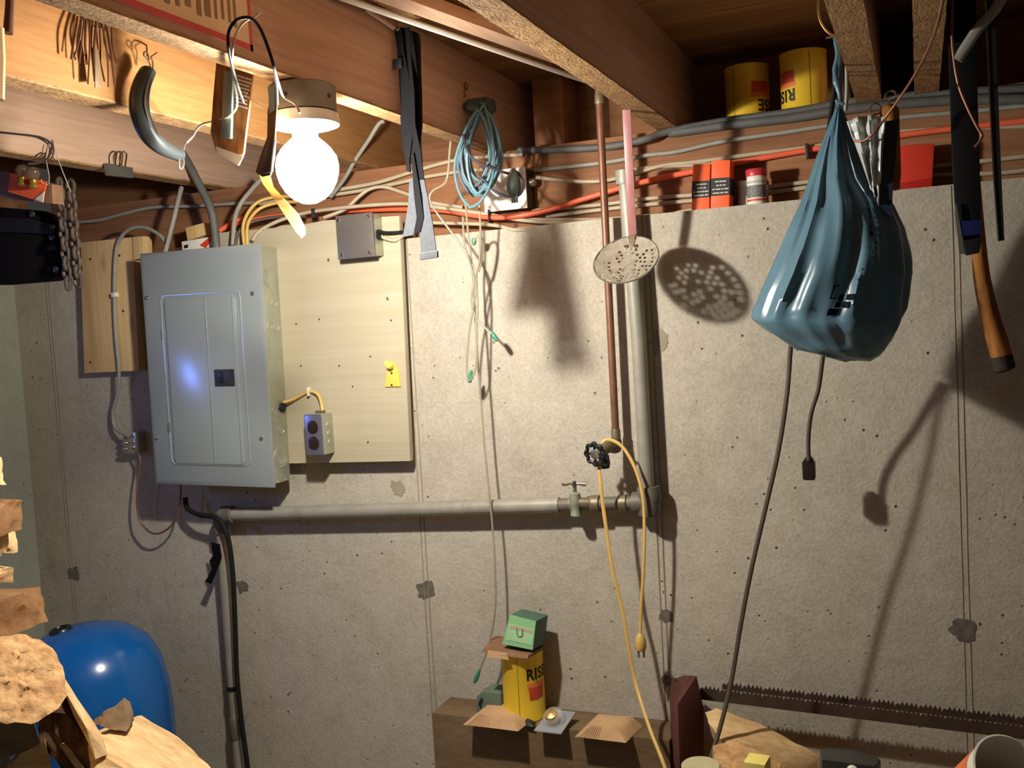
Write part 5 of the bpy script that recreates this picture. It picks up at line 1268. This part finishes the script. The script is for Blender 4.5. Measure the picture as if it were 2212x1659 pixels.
cw([(526, 222, -.79), (515, 190, -.83), (503, 150, -.90), (494, 105, -.955), (494, 70, -.96), (508, 46, -.955), (528, 38, -.945), (545, 42, -.935), (562, 62, -.92), (578, 100, -.90), (592, 145, -.88), (597, 175, -.84), (599, 225, -.80)], .0026, M_BLACK, 'wire', lw)
tag(MB().tube([atx(538, 46, -.926), atx(538, 46, -.926) + Vector((.03, -.012, .004))], .0016, 8).build('nail', M_STEEL), 'nail in the poster joist over which the twin wire loops', 'nail')
# string from package to lamp
cable('string', 'thin pale string from the hanging package to the lamp holder', 'string', [(530, 205, -.745), (555, 225, -.75), (592, 250, -.74)], .0009, M_WHITE)

# packages hung near the lamp
p1_ = thing('hanging_package', 'long wood printed blister package hanging left of the lamp', 'package', at(500, 356, -.74))
o1 = [(467, 136), (545, 160), (540, 215), (531, 285), (526, 330), (514, 357), (468, 332), (455, 286), (460, 215)]
slab(o1, -.74, .004).build('card', M_WOODPACK, p1_)
slab([(466, 316), (526, 338), (514, 357), (468, 332)], -.7415, .001).build('bottom_edge', M_WHITE, p1_)
slab([(482, 150), (503, 156), (498, 300), (476, 295)], -.748, .008).build('blister', plain('blister_blue', S(120, 140, 140), .2, .1), p1_, bevel=.003)
mb = MB(); rr = random.Random(4)
for ln in range(9):
    u = 506 + 0
    yy = 160 + ln * 8
    x = 508
    while x < 538 - ln * .6:
        w_ = 2 + rr.random() * 3
        mb.prism(P3([(x, yy + (x - 508) * .3), (x + w_, yy + (x + w_ - 508) * .3), (x + w_, yy + 4 + (x + w_ - 508) * .3), (x, yy + 4 + (x - 508) * .3)], -.7408), (0, .0005, 0)); x += w_ + 1.2
mb.build('printed_text', M_TEXTW, p1_)
p2_ = thing('hanging_package', 'second package hanging behind the glowing bulb', 'package', at(585, 385, -.79))
slab([(590, 176), (600, 186), (594, 290), (592, 340), (584, 378), (566, 382), (552, 372), (560, 345), (577, 296), (578, 240)], -.790, .003).build('card', M_CARDDK, p2_)
slab([(582, 190), (592, 182), (592, 238), (581, 246)], -.792, .002).build('label_patch', plain('pale_teal_card', S(150, 170, 160), .5), p2_)
slab([(578, 300), (592, 298), (584, 372), (562, 376), (562, 350)], -.798, .008).build('blister', plain('blister_dark', S(96, 86, 82), .2), p2_, bevel=.003)
tag(strip([(560, 378, 582, 374, -.785), (568, 398, 590, 404, -.72), (592, 430, 612, 428, -.64), (620, 472, 644, 462, -.60), (640, 502, 660, 494, -.58), (652, 515, 659, 508, -.58)], .0012).build('tape_strip', M_TAPE), 'torn yellow tape strip curling down under the bulb', 'tape')

for pk, (px, py, yy) in ((p1_, (505, 150, -.74)), (p2_, (594, 182, -.79))):
    q = at(px, py, yy)
    MB().tube([q + Vector((0, .001, -.004)), Vector((q.x, yy, JB + .002))] if q.z < JB else [q, q + Vector((0, .001, .02))], .0010, 6).build('hanging_string', M_WHITE, pk)
# poster on the shaded side of the lamp joist
po = thing('poster', 'red bordered paper chart of drill bits pinned to the joist side', 'poster', (-.923, -1.1, 1.985))
ya, yb3, za, zb = -1.45, atx(547, 116, -.9235).y, 1.986, 2.15
def face(y0, y1, z0, z1, x, m, name, par=po): return MB().box((x - .0006, y0, z0), (x, y1, z1)).build(name, m, par)
face(ya, yb3, za, zb, -.9236, M_POSTER, 'paper')
for (a_, b_, c_, d_) in ((ya, yb3, za, za + .010), (yb3 - .006, yb3, za, zb), (ya, yb3, zb - .006, zb)): face(a_, b_, c_, d_, -.9230, M_POSTRED, 'red_border')
mb = MB()
y = yb3 - .035
rr = random.Random(9)
i = 0
while y > ya + .03:
    w_ = .007 + .007 * rr.random() if i > 3 else .005; z0 = za + .022 + .01 * rr.random(); z1 = zb - .03 - .02 * rr.random()
    x = -.9226
    mb.prism([(x, y, z0), (x, y - w_, z0), (x, y - w_, z1 - .006), (x, y - w_ / 2, z1 + .004), (x, y, z1 - .006)], (-.0004, 0, 0))
    y -= w_ + .007 + .006 * rr.random(); i += 1
mb.build('printed_drill_bits', M_POSTGREY, po)

# ------------------------------------------------------------------ tools hung at the right
bs = thing('tool_sheath', 'long black blade sheath with a blue band hanging at the right', 'sheath', at(2095, 550, -.30))
strip([(2046, -40, 2108, -40, -.305), (2050, 150, 2110, 150, -.303), (2056, 330, 2116, 330, -.30), (2064, 470, 2118, 465, -.30), (2070, 520, 2118, 512, -.30), (2082, 548, 2112, 545, -.30)], .012).build('sheath', plain('sheath_black', S(13, 14, 17), .6, 0, .2, spec=.2), bs, bevel=.003)
strip([(2064, 478, 2121, 474, -.306), (2072, 512, 2120, 506, -.306)], .016).build('blue_band', plain('blue_band', S(24, 34, 84), .35), bs, bevel=.002)
strip([(2062, 440, 2066, 440, -.307), (2072, 548, 2086, 550, -.307)], .003).build('metal_edge', M_STEEL, bs)
strip([(2078, 520, 2122, 512, -.31), (2086, 552, 2116, 546, -.31)], .02).build('end_cap', M_BLACKPL, bs, bevel=.003)
wh = thing('wooden_tool', 'long worn wooden tool handle hanging behind the black sheath', 'handle', at(2168, 806, -.26))
sp = spline(P3([(2104, 380, -.262), (2112, 500, -.262), (2121, 600, -.262), (2140, 690, -.262), (2158, 750, -.262), (2168, 790, -.262), (2172, 803, -.262)]), 5)
rs = [.009 + .008 * min(1, i / 18) for i in range(len(sp))]; rs[-1] = .006; rs[-2] = .011; rs[-3] = .014
MB().tube(sp, rs, 14).build('handle', M_HANDLE, wh)
MB().tube(sp[-9:], [r_ + .0006 for r_ in rs[-9:]], 14).build('dark_tip', plain('charred_wood', S(46, 32, 22), .8), wh)
MB().tube([at(2100, -40, -.262), at(2102, 200, -.262), at(2104, 390, -.262)], .007, 10).build('shaft', plain('brown_shaft', S(82, 62, 46), .6), wh)
fb = thing('steel_bar', 'thin dark steel bar with a bright edge hanging at the far right', 'bar', at(2160, 520, -.33))
strip([(2128, -40, 2148, -40, -.33), (2138, 200, 2156, 200, -.33), (2148, 400, 2164, 400, -.33), (2156, 521, 2170, 519, -.33)], .004).build('bar', plain('bar_dark', S(36, 36, 38), .4, .3), fb)
strip([(2126, -40, 2129, -40, -.332), (2136, 200, 2139, 200, -.332), (2146, 400, 2149, 400, -.332), (2155, 519, 2158, 519, -.332)], .003).build('bright_edge', M_CHROME, fb)
tag(MB().tube(P3([(2068, 130, -.36), (2110, 65, -.36), (2150, 20, -.36), (2175, -25, -.36)]), [.0085] * 4, 10, flat=((0, 1, 0), .4)).build('grey_strap_bar', M_GREYC), 'flat grey bar slanting across the black sheath at top right', 'bar')
cable('copper_wire', 'bare copper wire swinging left from the joist to the foil pouch', 'wire', [(2040, -20, -.66), (2028, 40, -.60), (2008, 100, -.50), (1980, 155, -.43), (1945, 210, -.38), (1912, 255, -.35), (1890, 284, -.35), (1868, 303, -.34), (1846, 305, -.33)], .0023, M_COPPER)
cable('copper_wire', 'bare copper wire with a hooked tip hanging over the black sheath', 'wire', [(2058, -20, -.36), (2056, 60, -.36), (2060, 120, -.36), (2070, 180, -.36), (2090, 232, -.36), (2110, 272, -.36), (2121, 292, -.36), (2116, 306, -.36), (2106, 318, -.36)], .0025, M_COPPER)
cable('brass_hoop', 'thin brass hoop hanging on the left of the bag joist', 'hoop', [(1776, -30, -.34), (1768, 0, -.34), (1769, 35, -.34), (1780, 60, -.34), (1798, 76, -.34), (1815, 74, -.335)], .0022, plain('brass_hoop', S(150, 116, 70), .35, .7))
